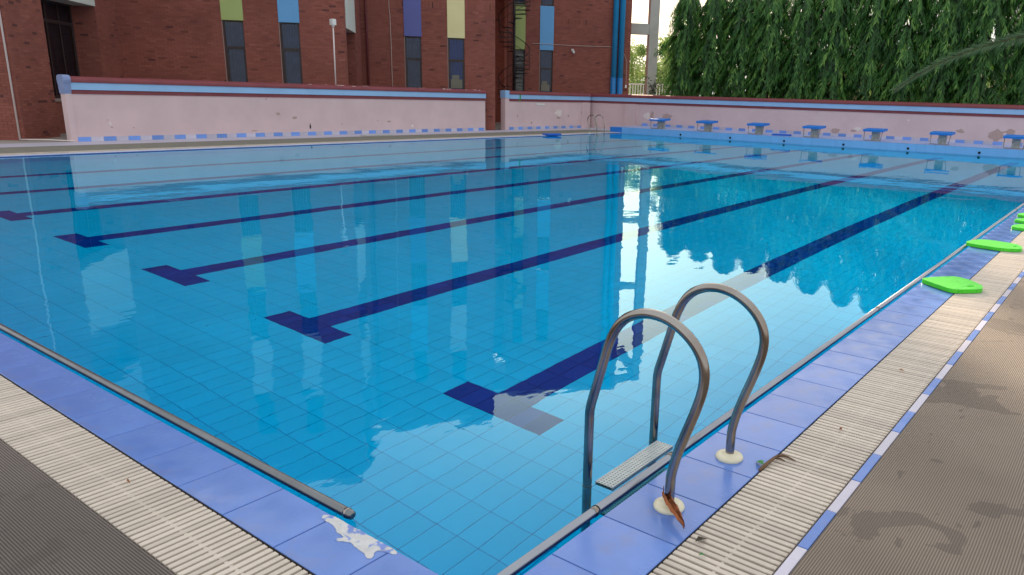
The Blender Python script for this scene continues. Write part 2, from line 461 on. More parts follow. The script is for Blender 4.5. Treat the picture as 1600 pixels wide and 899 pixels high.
M_leaf2 = leafmat('bush_leaf', [srgb(120, 146, 80), srgb(150, 176, 96), srgb(186, 200, 128)], 0.3)
M_frond = leafmat('frond_leaf', [srgb(74, 106, 66), srgb(120, 146, 100)], 0.3)

# ------------------------------------------------------------------ layout numbers
XR, YN, XL, YF = -1.46, 1.553, -19.60, 30.00     # water edges
ZW = -0.03
DEP = 1.23                                        # floor depth below datum
XG0, XG1 = -1.125, -0.774                         # right grate
YG0, YG1 = 0.992, 1.287                           # near grate

# ------------------------------------------------------------------ ground
mb = MB()
def sheet(x0, x1, y0, y1, z=0.0):
    mb.face([(x0, y0, z), (x1, y0, z), (x1, y1, z), (x0, y1, z)])
GX0, GX1, GY0, GY1 = -20.25, XG1, YG0, YF + .02
sheet(-400, 400, -400, GY0); sheet(-400, GX0, GY0, GY1); sheet(GX1, 400, GY0, GY1); sheet(-400, 400, GY1, 400)
build(mb, 'ground', M_ground, kind='structure')
# deck mats
mb = MB(); mb.box(XG1 + 0.046, 7.0, -6, YF - 0.02, 0.0, 0.008)
build(mb, 'mat_floor', M_matR, kind='structure')
mb = MB(); mb.box(-20.2, XG1 + 0.04, -6, YG0 - 0.002, 0.0, 0.007)
build(mb, 'mat_floor', M_matL, kind='structure')
mb = MB(); mb.box(-22.0, GX0 - 0.004, -6, 30.6, 0.0, 0.006)
build(mb, 'mat_floor', M_olive, kind='structure')
mb = MB(); mb.box(-23.30, -22.004, -6, 32.8, 0.0, 0.004); mb.box(-22.003, -20.3, 30.61, 32.8, 0.0, 0.004)
build(mb, 'pavement', M_strip, kind='structure')

# ------------------------------------------------------------------ pool basin
basin = bpy.data.objects.new('pool_basin', None); COL.objects.link(basin); basin['kind'] = 'structure'
mb = MB()
z0 = -DEP - 0.012
mb.face([(XL - .02, YN - .02, z0), (XR + .02, YN - .02, z0), (XR + .02, YF + .02, z0), (XL - .02, YF + .02, z0)])
build(mb, 'floor', M_pgrout, basin)
mb = MB()
def wallq(a, b, z0, z1, m=None):
    mb.face([(a[0], a[1], z0), (b[0], b[1], z0), (b[0], b[1], z1), (a[0], a[1], z1)])
loop = [(XR, YN), (XR, YF), (XL, YF), (XL, YN)]
for i in range(4):
    a, b2 = loop[i], loop[(i + 1) % 4]
    if i == 1: continue
    wallq(a, b2, -DEP - 0.02, -0.22)
wallq(loop[1], loop[2], -DEP - 0.02, -0.31)
build(mb, 'wall', M_ptile, basin)
mb = MB()
for i in range(4):
    a, b2 = loop[i], loop[(i + 1) % 4]
    if i == 1: continue
    wallq(a, b2, -0.22, -0.0405)
build(mb, 'waterline_band', M_ptrim, basin)
# floor tiles
px_, py_ = 2.27 / 15, 0.265
LX = [-3.3 - 2.27 * k for k in range(7)]
def is_lane(i, j):
    # column i counts tiles to the left of x=-3.3 (negative = right)
    if not (0 <= j < 94): return False
    k = round(i / 15.0)
    if k < 0 or k > 6: return False
    o = i - 15 * k          # 0 -> tile just left of the centre line
    if j == 0: return -3 <= o <= 2
    return -1 <= o <= 0
tiles = []
for i in range(-13, 108):
    x1 = -3.3 - px_ * i; x0 = x1 - px_
    if x1 > XR + 0.01: x1 = XR
    if x0 < XL: x0 = XL
    if x1 - x0 < 0.02 or x0 > XR: continue
    for j in range(-8, 101):
        y0 = 3.53 + py_ * j; y1 = y0 + py_
        y0 = max(y0, YN); y1 = min(y1, YF)
        if y1 - y0 < 0.02: continue
        full = abs((x1 - x0) - px_) < 1e-4 and abs((y1 - y0) - py_) < 1e-4
        cx, cy = (x0 + x1) / 2, (y0 + y1) / 2
        tiles.append((cx * cx + cy * cy, cx, cy, x1 - x0, y1 - y0, full, is_lane(i, j)))
tiles.sort()
G = 0.0018
def tile_mesh(nm, mat, t):
    m = MB(); m.box(-px_ / 2 + G, px_ / 2 - G, -py_ / 2 + G, py_ / 2 - G, -0.012, 0, t, bottom=False, bev=0.0015)
    return m.mesh(nm, mat)
tm = [tile_mesh('tile', M_ptile, t / 7) for t in range(8)]
dm = [tile_mesh('lane_tile', M_dtile, t / 7) for t in range(8)]
cnt = {False: 0, True: 0}
rest = {False: MB(), True: MB()}
for d, cx, cy, dx, dy, full, lane in tiles:
    if full and cnt[lane] < 295 and in_view(cx * 0.72, cy * 0.72, 0, 10):
        link('lane_tile' if lane else 'tile', random.choice(dm if lane else tm), basin, (cx, cy, -DEP + random.uniform(0, .001)))
        cnt[lane] += 1
    else:
        zt = -DEP + random.uniform(0, .001)
        rest[lane].box(cx - dx / 2 + G, cx + dx / 2 - G, cy - dy / 2 + G, cy + dy / 2 - G, z0, zt, random.random(), bottom=False)
build(rest[False], 'tile_field', M_ptile, basin, kind='stuff')
build(rest[True], 'lane_tile_field', M_dtile, basin, kind='stuff')

# water body
mb = MB()
e = 0.03
top = [(XR + e, YN - e), (XR + e, YF + e), (XL - e, YF + e), (XL - e, YN - e)]
zb = -DEP - 0.3
mb.face([(x, y, ZW) for x, y in top]); mb.face([(x, y, zb) for x, y in top][::-1])
for i in range(4):
    a, b2 = top[i], top[(i + 1) % 4]
    mb.face([(a[0], a[1], zb), (b2[0], b2[1], zb), (b2[0], b2[1], ZW), (a[0], a[1], ZW)])
build(mb, 'water', M_water, kind='structure')

# ------------------------------------------------------------------ coping with single tiles
def tile_row(name, parent, mat, axis, a0, a1, b0, b1, pitch, ztop, thick, gap=0.0025, off=0.0, dz=0.0008, alt=None, minview=True):
    """row of tiles along axis ('x' or 'y') from a0 to a1, across b0..b1"""
    n = 0; a = a0 + off
    if off > 0: a -= pitch
    cache = {}
    while a < a1 - 0.01:
        s, t = max(a, a0) + gap, min(a + pitch, a1) - gap
        if t - s > 0.03:
            L_ = round(t - s, 4); k = random.randrange(6)
            mt = mat if alt is None else alt[n % len(alt)]
            key = (L_, k, mt.name)
            if key not in cache:
                m = MB()
                if axis == 'x': m.box(-L_ / 2, L_ / 2, b0 + gap, b1 - gap, -thick, 0, k / 5, bev=0.002)
                else: m.box(b0 + gap, b1 - gap, -L_ / 2, L_ / 2, -thick, 0, k / 5, bev=0.002)
                cache[key] = m.mesh(name, mt)
            c = (s + t) / 2
            link(name, cache[key], parent, (c, 0, ztop + random.uniform(-dz, dz)) if axis == 'x' else (0, c, ztop + random.uniform(-dz, dz)))
        n += 1; a += pitch
cop = bpy.data.objects.new('pool_coping', None); COL.objects.link(cop); cop['kind'] = 'structure'
mb = MB()
mb.box(XG0 - 0.335 + .002, XG0 - .001, YN - .28, YF, -0.35, -0.012)
mb.box(XL - .3, XG0 - 0.335, YG1 + .001, YN - .002, -0.35, -0.012)
mb.box(XL - 0.30, XL - .002, YN - .002, YF, -0.35, -0.012)
build(mb, 'grout_bed', M_grout, cop)
tile_row('tile', cop, M_cop, 'y', YG1, YF, XR, XG0, 0.332, 0.0, 0.035, off=0.27)
tile_row('tile', cop, M_cop, 'x', XL, XR, YG1, YN, 0.343, 0.0, 0.035, off=0.19)
tile_row('tile', cop, M_far_cop, 'y', YN, YF, XL - 0.26, XL, 0.6, 0.0, 0.035)
# border tiles between grate and mat, blue and pale in turn
tile_row('border_tile', cop, M_tpale, 'y', YG0, YF, XG1, XG1 + 0.044, 0.325, 0.010, 0.03, off=0.20, alt=[M_tpale, M_cop])

# ------------------------------------------------------------------ overflow channels and slats
gut = bpy.data.objects.new('overflow_gutter', None); COL.objects.link(gut); gut['kind'] = 'structure'
mb = MB()
def chan(x0, x1, y0, y1, zb=-0.12):
    mb.face([(x0, y0, zb), (x1, y0, zb), (x1, y1, zb), (x0, y1, zb)])
    mb.face([(x0, y0, zb), (x0, y1, zb), (x0, y1, -.004), (x0, y0, -.004)]); mb.face([(x1, y0, zb), (x1, y0, -.001), (x1, y1, -.001), (x1, y1, zb)])
    mb.face([(x0, y0, zb), (x0, y0, -.001), (x1, y0, -.001), (x1, y0, zb)]); mb.face([(x0, y1, zb), (x1, y1, zb), (x1, y1, -.001), (x0, y1, -.001)])
chan(XG0, XG1, YG0, YF); chan(-20.25, XG0, YG0, YG1); chan(-20.25, -19.87, YG1, YF)
build(mb, 'gutter', M_gutter, gut)

def slat_mesh(L_, t, wdt=0.0225):
    m = MB()
    m.box(-L_ / 2 + .004, L_ / 2 - .004, -wdt / 2, wdt / 2, -0.022, 0, t, bev=0.0022)
    m.box(-0.006, 0.006, wdt / 2 - .001, 0.0345 - wdt / 2 + .001, -0.016, -0.0045, t)
    return m
PIT = 0.0345
def slat_run(parent, horizontal, c, length, a0, a1, limit):
    """slats run across the channel; horizontal=True: channel along y, slats along x"""
    ms = [slat_mesh(length, i / 7).mesh('slat', M_slat) for i in range(8)]
    rest = MB(); n = 0
    k = int((a1 - a0) / PIT)
    pos = [a0 + PIT * (i + .5) for i in range(k)]
    order = sorted(pos, key=lambda a: abs(a - (1.9 if horizontal else -2.2)))
    for a in order:
        if not horizontal: pt = (a, c, 0)
        else: pt = (c, a, 0)
        vis = in_view(pt[0], pt[1], 0, 140)
        dz = random.uniform(-.0012, .0008) + 0.002; ry = random.uniform(-.004, .004)
        if abs((a * 29) % 29 - 14) < .5: dz += 0.001
        if vis and n < limit:
            link('slat', random.choice(ms), parent, (pt[0], pt[1], dz), (0, ry, random.uniform(-.004, .004) + (0 if horizontal else PI / 2))); n += 1
        else:
            mm = slat_mesh(length, random.random())
            Mx = Matrix.Translation((pt[0], pt[1], dz)) @ Matrix.Rotation(0 if horizontal else PI / 2, 4, 'Z')
            b0 = len(rest.v); rest.v.extend([tuple(Mx @ Vector(v)) for v in mm.v]); rest.f.extend([tuple(i + b0 for i in f) for f in mm.f]); rest.t.extend(mm.t); rest.sm.extend(mm.sm)
    build(rest, 'slat_field', M_slat, parent, kind='stuff')
grR = thing('drain_grate', 'cream slatted drain grate along the right pool edge, beside the tan wet mat', 'grate')
slat_run(grR, True, (XG0 + XG1) / 2, XG1 - XG0 - .006, YG0 + 0.0, YF, 298)
grL = thing('drain_grate', 'cream slatted drain grate between lilac coping and dark brown mat in the lower left corner', 'grate')
slat_run(grL, False, (YG0 + YG1) / 2 - .001, YG1 - YG0 - .006, -19.8, XG0 - .01, 298)
grF = thing('drain_grate', 'pale drain grate strip running along the far pool edge below the long pink wall', 'grate')
mb = MB(); a = YG1
while a < YF - .03:
    mb.box(-20.245, -19.875, a, a + .024, -.02, .003, random.random()); a += .036
build(mb, 'slat_field', M_slat, grF, kind='stuff')

# ------------------------------------------------------------------ edge tubes
def smooth_path(pts, it=3):
    for _ in range(it):
        q = [pts[0]]
        for a, b2 in zip(pts[:-1], pts[1:]):
            a = Vector(a); b2 = Vector(b2)
            q += [tuple(a.lerp(b2, .25)), tuple(a.lerp(b2, .75))]
        q.append(pts[-1]); pts = q
    return pts
mb = MB(); mb.tube([(-19.4, YN + .05, -.008), (-12, YN + .05, -.008), (-6, YN + .05, -.010), (-2.24, YN + .052, -.006), (-2.225, YN + .052, -.006), (-2.22, YN + .052, -.006)], [.0205, .0205, .0205, .0205, .0175, .010], 16)
t = thing('edge_tube', 'long steel tube with a capped end lying along the near left pool edge', 'tube'); build(mb, 'tube', M_steel2, t)
mb = MB(); mb.tube([(-2.262, YN + .052, -.006), (-2.246, YN + .052, -.006)], .0216, 16); build(mb, 'end_collar', M_steel, t)
t = thing('edge_tube', 'long steel tube along the right pool edge passing behind the ladder step', 'tube')
mb = MB(); mb.tube([(XR - .052, YN + .02, -.010), (XR - .052, 8, -.010), (XR - .055, 16, -.010), (XR - .055, YF - .1, -.010)], .0195, 16); build(mb, 'tube', M_steel3, t)
for y in (2.22, 2.83, 6.2, 10.1, 14.2, 18.3, 22.4):
    mb = MB(); mb.tube([(XR - .052, y, -.010), (XR - .052, y + .03, -.010)], .0222, 16); build(mb, 'collar', M_steel, t)

# ------------------------------------------------------------------ ladder (local: x towards deck, origin at coping edge, z deck level)
def make_ladder(label):
    L_ = thing('pool_ladder', label, 'ladder', group='pool ladders')
    prof = [(.172, 0.0), (.172, .10), (.172, .15), (.20, .27), (.255, .43), (.285, .54), (.285, .62), (.255, .69), (.19, .75), (.10, .79), (0.0, .79), (-.09, .745), (-.145, .655), (-.18, .52), (-.215, .39), (-.235, .32), (-.235, .24), (-.235, .0), (-.235, -.6), (-.235, -1.0), (-.20, -1.05), (-.12, -1.05)]
    for sgn in (-1, 1):
        y = sgn * .28
        mb = MB(); mb.tube(smooth_path([(p[0], y, p[1]) for p in prof], 3), .0205, 18)
        rail = build(mb, 'rail', M_steel, L_)
        mb = MB(); mb.tube([(-.235, y, -.075), (-.235, y, -.055)], .0225, 16); build(mb, 'joint_collar', M_steel, rail)
        mb = MB(); mb.lathe([(.062, 0.0), (.064, .006), (.060, .016), (.045, .021), (.030, .021), (.028, .026), (.0225, .028), (.0, .028)], 32, (.172, y, 0)); build(mb, 'flange', M_flange, rail)
    for zt in (-.023, -.29, -.56, -.83):
        mb = MB(); nx, ny = 5, 30; x0, x1, y0, y1 = -.200, -.118, -.262, .262
        for i in range(nx):
            for j in range(ny):
                ax, bx = x0 + (x1 - x0) * i / nx, x0 + (x1 - x0) * (i + 1) / nx
                ay, by = y0 + (y1 - y0) * j / ny, y0 + (y1 - y0) * (j + 1) / ny
                hx, hy = (bx - ax) * .27, (by - ay) * .25; mx_, my_ = (ax + bx) / 2, (ay + by) / 2
                o = [(ax, ay), (bx, ay), (bx, by), (ax, by)]; q = [(mx_ - hx, my_ - hy), (mx_ + hx, my_ - hy), (mx_ + hx, my_ + hy), (mx_ - hx, my_ + hy)]
                for s in range(4):
                    s2 = (s + 1) % 4
                    mb.face([(*o[s], zt), (*o[s2], zt), (*q[s2], zt), (*q[s], zt)])
                    mb.face([(*q[s], zt), (*q[s2], zt), (*q[s2], zt - .006), (*q[s], zt - .006)])
        mb.box(x0 - .004, x0, y0, y1, zt - .03, zt + .0015); mb.box(x1, x1 + .004, y0, y1, zt - .03, zt + .0015)
        st = build(mb, 'step', M_step, L_)
        mb = MB(); mb.box(x0 + .004, x1 - .004, y0 + .004, y1 - .004, zt - .03, zt - .022); build(mb, 'tray', M_steel_dull, st)
    return L_
lad = make_ladder('steel pool ladder in the foreground with two arched handrails and a perforated step')
lad.location = (XR, 2.72, 0)
lad2 = copy_tree(lad); lad2['label'] = 'small steel pool ladder at the far corner beside the raised blue pool end'
lad2.location = (XL, 27.95, 0); lad2.rotation_euler = (0, 0, PI)

# ------------------------------------------------------------------ kickboards
def kick_mesh(name, mat, L_=0.48, W_=0.29, T_=0.035, flat=False):
    bm = bmesh.new()
    out = []
    pts = [(-L_ / 2, -W_ * .5), (-L_ / 2, W_ * .5)]
    if flat: pts = [(-L_ / 2, -W_ * .36), (-L_ / 2 - .0, W_ * .36), (-L_ * .32, W_ * .5)]
    out += pts
    n = 12
    for i in range(n + 1):
        a = PI / 2 - PI * i / n
        out.append((L_ / 2 - W_ * .42 + W_ * .42 * math.cos(a), W_ * .5 * math.sin(a) * (1.0)))
    if flat: out.append((-L_ * .32, -W_ * .5))
    hole = [(L_ * .33 + .012 * math.cos(2 * PI * k / 12), .045 * math.sin(2 * PI * k / 12)) for k in range(12)]
    vo = [bm.verts.new((x, y, T_)) for x, y in out]; vh = [bm.verts.new((x, y, T_)) for x, y in hole]
    eo = [bm.edges.new((vo[i], vo[(i + 1) % len(vo)])) for i in range(len(vo))]
    eh = [bm.edges.new((vh[i], vh[(i + 1) % len(vh)])) for i in range(len(vh))]
    bmesh.ops.triangle_fill(bm, use_beauty=True, edges=eo + eh)
    # remove faces inside hole
    for f in list(bm.faces):
        c = f.calc_center_median()
        if all(v in vh for v in f.verts): bm.faces.remove(f)
    r = bmesh.ops.extrude_face_region(bm, geom=list(bm.faces))
    bmesh.ops.translate(bm, verts=[v for v in r['geom'] if isinstance(v, bmesh.types.BMVert)], vec=(0, 0, -T_))
    bmesh.ops.recalc_face_normals(bm, faces=bm.faces)
    eds = [e_ for e_ in bm.edges if abs(e_.verts[0].co.z - T_) < 1e-6 and abs(e_.verts[1].co.z - T_) < 1e-6 and len(e_.link_faces) == 2 and abs(e_.link_faces[0].normal.z - e_.link_faces[1].normal.z) > .5]
    bmesh.ops.bevel(bm, geom=eds, offset=.006, segments=2, affect='EDGES')
    me = bpy.data.meshes.new(name); bm.to_mesh(me); bm.free(); me.materials.append(mat)
    return me
def board_from(outline, cx, cy, hole, mat, T_=.036):
    """foam board with its outline given in metres on the deck, slightly rounded edge and a hand slot"""
    pts = [(x - cx, y - cy) for x, y in outline]
    for _ in range(2):
        q = []
        for a, b2 in zip(pts, pts[1:] + pts[:1]):
            q += [(a[0] * .82 + b2[0] * .18, a[1] * .82 + b2[1] * .18), (a[0] * .18 + b2[0] * .82, a[1] * .18 + b2[1] * .82)]
        pts = q
    bm = bmesh.new()
    hx, hy, ha = hole
    hp = [(hx + .016 * math.cos(t_) * math.cos(ha) - .045 * math.sin(t_) * math.sin(ha), hy + .016 * math.cos(t_) * math.sin(ha) + .045 * math.sin(t_) * math.cos(ha)) for t_ in [2 * PI * k / 12 for k in range(12)]]
    vo = [bm.verts.new((x, y, T_)) for x, y in pts]; vh = [bm.verts.new((x, y, T_)) for x, y in hp]
    es = [bm.edges.new((v[i], v[(i + 1) % len(v)])) for v in (vo, vh) for i in range(len(v))]
    bmesh.ops.triangle_fill(bm, use_beauty=True, edges=es)
    for f in list(bm.faces):
        if all(v in vh for v in f.verts): bm.faces.remove(f)
    r = bmesh.ops.extrude_face_region(bm, geom=list(bm.faces))
    bmesh.ops.translate(bm, verts=[v for v in r['geom'] if isinstance(v, bmesh.types.BMVert)], vec=(0, 0, -T_))
    bmesh.ops.recalc_face_normals(bm, faces=bm.faces)
    me = bpy.data.meshes.new('kickboard'); bm.to_mesh(me); bm.free(); me.materials.append(mat)
    return me
km1 = board_from([(-1.47, 7.44), (-1.38, 7.60), (-1.23, 7.79), (-1.08, 7.71), (-.95, 7.53), (-.93, 7.38), (-1.13, 7.17), (-1.28, 7.28)], -1.2, 7.47, (.165, -.04, math.radians(-35)), M_kick)
km2 = board_from([(-1.50, 9.86), (-1.52, 10.0), (-1.43, 10.26), (-1.30, 10.32), (-1.02, 10.24), (-.94, 10.08), (-.92, 9.90), (-1.10, 9.77)], -1.2, 10.05, (.19, -.01, math.radians(-15)), M_kick)
def kick(me, x, y, rz, label, z=0.004, tilt=0, grp='green kickboards'):
    o = link('kickboard', me, None, (x, y, z), (0, tilt, rz)); o['label'] = label; o['category'] = 'kickboard'; o['group'] = grp
    return o
kick(km1, -1.2, 7.47, 0, 'bright green foam kickboard with a pointed corner, nearest of those on the right pool edge', z=.006)
kick(km2, -1.2, 10.05, 0, 'darker green rounded kickboard lying across the right pool edge, second from the nearest', z=.006)
kick(km2, -.97, 11.93, math.radians(6), 'green kickboard at the right margin, just beyond the second kickboard')
kick(km2, -1.01, 12.66, math.radians(-5), 'green kickboard at the right margin, next to last of the row')
kick(km2, -1.07, 13.36, math.radians(3), 'farthest green kickboard at the right margin, touching the frame edge')
kb = kick_mesh('kickboard', M_kickb, .75, .42, .06)
kick(kb, -19.55, 24.8, math.radians(75), 'blue foam board lying on the far pool edge near the opening in the pink wall', z=.003, grp='blue foam boards')
kick(kb, -12.02, 30.42, math.radians(4), 'blue foam board lying on the raised pool end between two starting blocks', z=.247, grp='blue foam boards')

# ------------------------------------------------------------------ raised end
ZR = 0.24
YB = 32.80
XE = -20.25
re_ = bpy.data.objects.new('raised_deck', None); COL.objects.link(re_); re_['kind'] = 'structure'
mb = MB(); mb.box(XE + .012, 9.0, YF + .012, YB, -0.3, ZR - .012); build(mb, 'core', M_grout, re_)
mb = MB(); mb.box(XE, 9.0, YF + .0, YB, ZR - .012, ZR); build(mb, 'top_slab', M_decktop, re_)
tw = .33; k = 0; x = XE
cache = {}
while x < 2.2:
    for zi, (za, zb2) in enumerate(((-.30, -.04), (-.04, ZR - .014))):
        tcol = random.randrange(5)
        mt = M_raised_d if k < 2 else M_raised
        key = (zi, tcol, mt.name)
        if key not in cache:
            m = MB(); m.box(.0015, tw - .0015, 0, .012, za + .0015, zb2 - .0015, tcol / 4); cache[key] = m.mesh('tile', mt)
        link('tile', cache[key], re_, (x, YF - .002 + random.uniform(-.0003, .0003), 0))
    x += tw; k += 1
mb = MB()
wallq((XL - .01, YF), (XR + .01, YF), -DEP - .02, -.302); build(mb, 'wall', M_ptile, re_)
for x in (-16.5, -14.12, -11.75, -9.36, -6.99, -4.62, -2.2):
    mb = MB(); m = Matrix.Translation((x, YF - .004, .055)) @ Matrix.Rotation(PI / 2, 4, 'X')
    mb.lathe([(.045, 0), (.045, .012), (.03, .012), (.028, .004), (0.001, .004)], 14)
    mb.v = [tuple(m @ Vector(v)) for v in mb.v]
    build(mb, 'lane_rope_socket', M_dark, re_)

# starting blocks
def make_block():
    t = thing('starting_block', '', 'starting block', group='starting blocks on the raised pool end')
    mb = MB()
    m = Matrix.Rotation(math.radians(3), 4, 'X')
    mb.box(-.33, .33, -.27, .30, .285, .352, mat=m, bev=.008); build(mb, 'platform', M_blocktop, t)
    mb = MB(); mb.box(-.10, .11, -.02, .26, 0, .292); build(mb, 'post', M_blockpost, t)
    mb = MB(); mb.tube([(-.29, -.21, .285), (-.29, -.21, .03), (-.28, -.21, .018), (-.1, -.21, .016), (.25, -.21, .016)], .012, 8); build(mb, 'leg', M_steel_dull, t)
    mb = MB(); mb.tube([(.29, -.16, .285), (.25, -.21, .0)], .012, 8); build(mb, 'leg', M_steel_dull, t)
    return t
blk = make_block()
BL = ['starting block at the far left end, before the peeled patch near the corner ladder', 'second starting block from the left end of the raised deck', 'third starting block from the left, left of the blue foam board',
      'starting block right of the blue foam board, fourth in the row', 'fifth starting block from the left, just right of the small flaked plaster scars', 'sixth starting block, between the two rightmost lane sockets', 'rightmost starting block, beside the big brown plaster scar at the frame edge']
for k in range(7):
    b_ = blk if k == 0 else copy_tree(blk)
    b_.location = (-17.87 + 2.375 * k, 30.48, ZR); b_.scale = (1.12, 1.12, 1.27); b_['label'] = BL[k]

# ------------------------------------------------------------------ boundary walls
def blob(cx, cz, rx, rz, n=18, seed=0, jag=.35):
    rnd = random.Random(seed)
    return [(cx + rx * (1 + rnd.uniform(-jag, jag)) * math.cos(2 * PI * i / n), cz + rz * (1 + rnd.uniform(-jag, jag)) * math.sin(2 * PI * i / n)) for i in range(n)]

def band_wall(parent, o, d, nrm, L_, zb, thick=.25, z_tile=.125, tile_w=.325, zt0=None, x_tile0=0.0):
    """o: start xy, d: unit dir xy, nrm: outward normal xy, wall face at n=0 and body behind it"""
    d = Vector((d[0], d[1], 0)); n_ = Vector((nrm[0], nrm[1], 0)); O = Vector((o[0], o[1], 0))
    F = Matrix(((d.x, -n_.x, 0, O.x), (d.y, -n_.y, 0, O.y), (0, 0, 1, 0), (0, 0, 0, 1)))
    # local: x along, y behind face, z up
    mb = MB(); mb.box(0, L_, 0, thick, zb, 1.26, mat=F); build(mb, 'plaster_wall', M_pink, parent)
    mb = MB(); mb.box(0, L_, -.022, thick, 1.262, 1.365, mat=F, bev=.006); build(mb, 'maroon_band', M_maroon, parent)
    mb = MB(); mb.box(0, L_, -.045, thick + .02, 1.367, 1.558, mat=F, bev=.006); build(mb, 'blue_band', M_ltblue, parent)
    # rounded maroon coping
    mb = MB(); n = 10; prof = [(-.07, 1.56)] + [(thick / 2 - (thick / 2 + .07) * math.cos(PI * i / n), 1.60 + .115 * math.sin(PI * i / n)) for i in range(n + 1)] + [(thick + .07, 1.56)]
    a = [F @ Vector((0, y, z)) for y, z in prof]; b2 = [F @ Vector((L_, y, z)) for y, z in prof]
    for i in range(len(prof)):
        j = (i + 1) % len(prof)
        mb.face([a[j], a[i], b2[i], b2[j]], .5, 0 < i < len(prof) - 2)
    mb.face(a); mb.face(b2[::-1])
    build(mb, 'coping', M_maroon, parent)
    # skirting tiles
    k = 0; x = -x_tile0 if x_tile0 < 0 else 0; cache = {}
    zt0 = zb if zt0 is None else zt0
    while x < L_ - .03:
        w_ = min(tile_w, L_ - x); t = random.randrange(4); mt = (M_tblue, M_tpale)[k % 2]; key = (round(w_, 3), t, mt.name)
        if key not in cache:
            m = MB(); m.box(.002, w_ - .002, -.012, .0, 0, z_tile - zt0 + zb, t / 3); cache[key] = m.mesh('skirting_tile', mt)
        ang = math.atan2(d.y, d.x)
        q = link('skirting_tile', cache[key], parent, tuple(F @ Vector((x, 0, zt0))), (0, 0, ang))
        if F.determinant() < 0: q.scale = (1, -1, 1)
        x += tile_w; k += 1
    return F

def patch(parent, F, cx, cz, rx, rz, mat, seed, thick=.004, y=0.0, name='peeled_patch', jag=.35, n=18):
    mb = MB(); pts = blob(cx, cz, rx, rz, n, seed, jag)
    c = F @ Vector((cx, y - thick, cz))
    P3 = [F @ Vector((x, y - thick * .3, z)) for x, z in pts]
    for i in range(len(P3)):
        mb.face([c, P3[i], P3[(i + 1) % len(P3)]], random.random())
    return build(mb, name, mat, parent)

def chips(parent, F, L0, L1, n, seed, ylo=-.06):
    rnd = random.Random(seed); mb = MB()
    for _ in range(n):
        x = rnd.uniform(L0, L1); wdt = rnd.uniform(.05, .26); h = rnd.uniform(.012, .03); a0 = rnd.uniform(.25, .42)
        th = .25; R0, H0 = th / 2 + .07, .115
        def pt(u, s):
            return F @ Vector((x + u, th / 2 - (R0 + .003) * math.cos(s * PI), 1.60 + (H0 + .003) * math.sin(s * PI)))
        m = 7; up = []; dn = []
        for i in range(m + 1):
            u = wdt * (i / m - .5); k = (1 - (2 * i / m - 1) ** 2) * rnd.uniform(.3, 1)
            up.append(pt(u, a0 + .09 * k)); dn.append(pt(u, a0 - .05 * k * rnd.random()))
        for i in range(m):
            mb.face([dn[i], dn[i + 1], up[i + 1], up[i]])
    return build(mb, 'paint_chips', M_chip, parent, kind='stuff')

WX = -23.29
wL = thing('boundary_wall', 'long pink wall on the left with maroon and light blue bands and flaking maroon coping', 'wall', group='pink banded walls')
F = band_wall(wL, (WX, 8.72), (0, 1), (1, 0), 24.76 - 8.72, 0.0)
for (y, z, rx, rz, m, s) in ((9.53, .57, .02, .02, M_chipg, 1), (9.62, .37, .03, .02, M_chipg, 2), (9.6, .48, .03, .04, M_chip, 3), (14.8, .73, .07, .06, M_chipg, 4), (15.39, .60, .09, .05, M_chipg, 5), (15.99, .3, .03, .09, M_dark, 6),
                         (19.45, .44, .10, .035, M_chipg, 7), (20.6, .26, .07, .05, M_chip, 8), (17.3, .38, .03, .03, M_chipg, 9), (14.4, 1.2, .02, .05, M_chipg, 10), (10.2, .35, .025, .02, M_chipg, 11), (18.9, .47, .04, .02, M_chipg, 12), (13.9, .2, .12, .02, M_chipg, 13)):
    patch(wL, F, y - 8.72, z, rx, rz, m, s)
chips(wL, F, 7.3, 15.8, 17, 5)
# left end buttress with rounded light blue cap
Fb = Matrix.Translation((WX, 8.72, 0))
mb = MB()
prof = [(0.02, 0), (.02, 1.26), (.045, 1.36), (.06, 1.50), (.085, 1.56), (.10, 1.62), (.085, 1.69), (.04, 1.735), (-.12, 1.75), (-.28, 1.735), (-.325, 1.69), (-.34, 1.62), (-.325, 1.56), (-.30, 1.50), (-.28, 1.36), (-.26, 1.26), (-.26, 0)]
body = [Fb @ Vector((x, -.001, z)) for x, z in prof if z <= 1.26]
mb.prism([(p.x, p.y, p.z) for p in body], (0, -.16, 0)); build(mb, 'end_pier', M_pink, wL)
mb = MB(); capp = [Fb @ Vector((x, -.001, z)) for x, z in prof if z >= 1.26]
mb.prism([(p.x, p.y, p.z) for p in capp], (0, -.18, 0)); build(mb, 'end_cap', M_capblue, wL)

wM = thing('boundary_wall', 'short pink banded wall right of the gap, meeting the corner behind the small ladder', 'wall', group='pink banded walls')
F = band_wall(wM, (WX, 26.30), (0, 1), (1, 0), YB - .25 - 26.30, 0.0)
for (y, z, rx, rz, m, s) in ((29.97, .76, .26, .16, M_chip, 21), (29.95, .52, .14, .06, M_chipg, 22), (30.75, .6, .06, .07, M_chipg, 23), (31.9, .74, .12, .09, M_chipg, 24), (32.2, .8, .08, .07, M_chipg, 25), (26.9, .62, .04, .08, M_chipg, 26), (27.9, .3, .05, .06, M_chipg, 27)):
    patch(wM, F, y - 26.3, z, rx, rz, m, s)
mb = MB(); mb.box(28.25 - 26.3, 28.85 - 26.3, -.014, 0, 1.10, 1.19, mat=F); build(mb, 'white_plate', M_white, wM)
mb = MB(); mb.box(26.98 - 26.3, 27.06 - 26.3, -.055, -.0455, 1.36, 1.57, mat=F); mb.box(26.98 - 26.3, 27.06 - 26.3, -.03, -.0225, 1.27, 1.36, mat=F); build(mb, 'green_paint_mark', M_green, wM)
mb = MB(); mb.box(WX - .25, WX + .02, 26.04, 26.298, 0, 1.40); build(mb, 'end_pier', M_pink, wM)
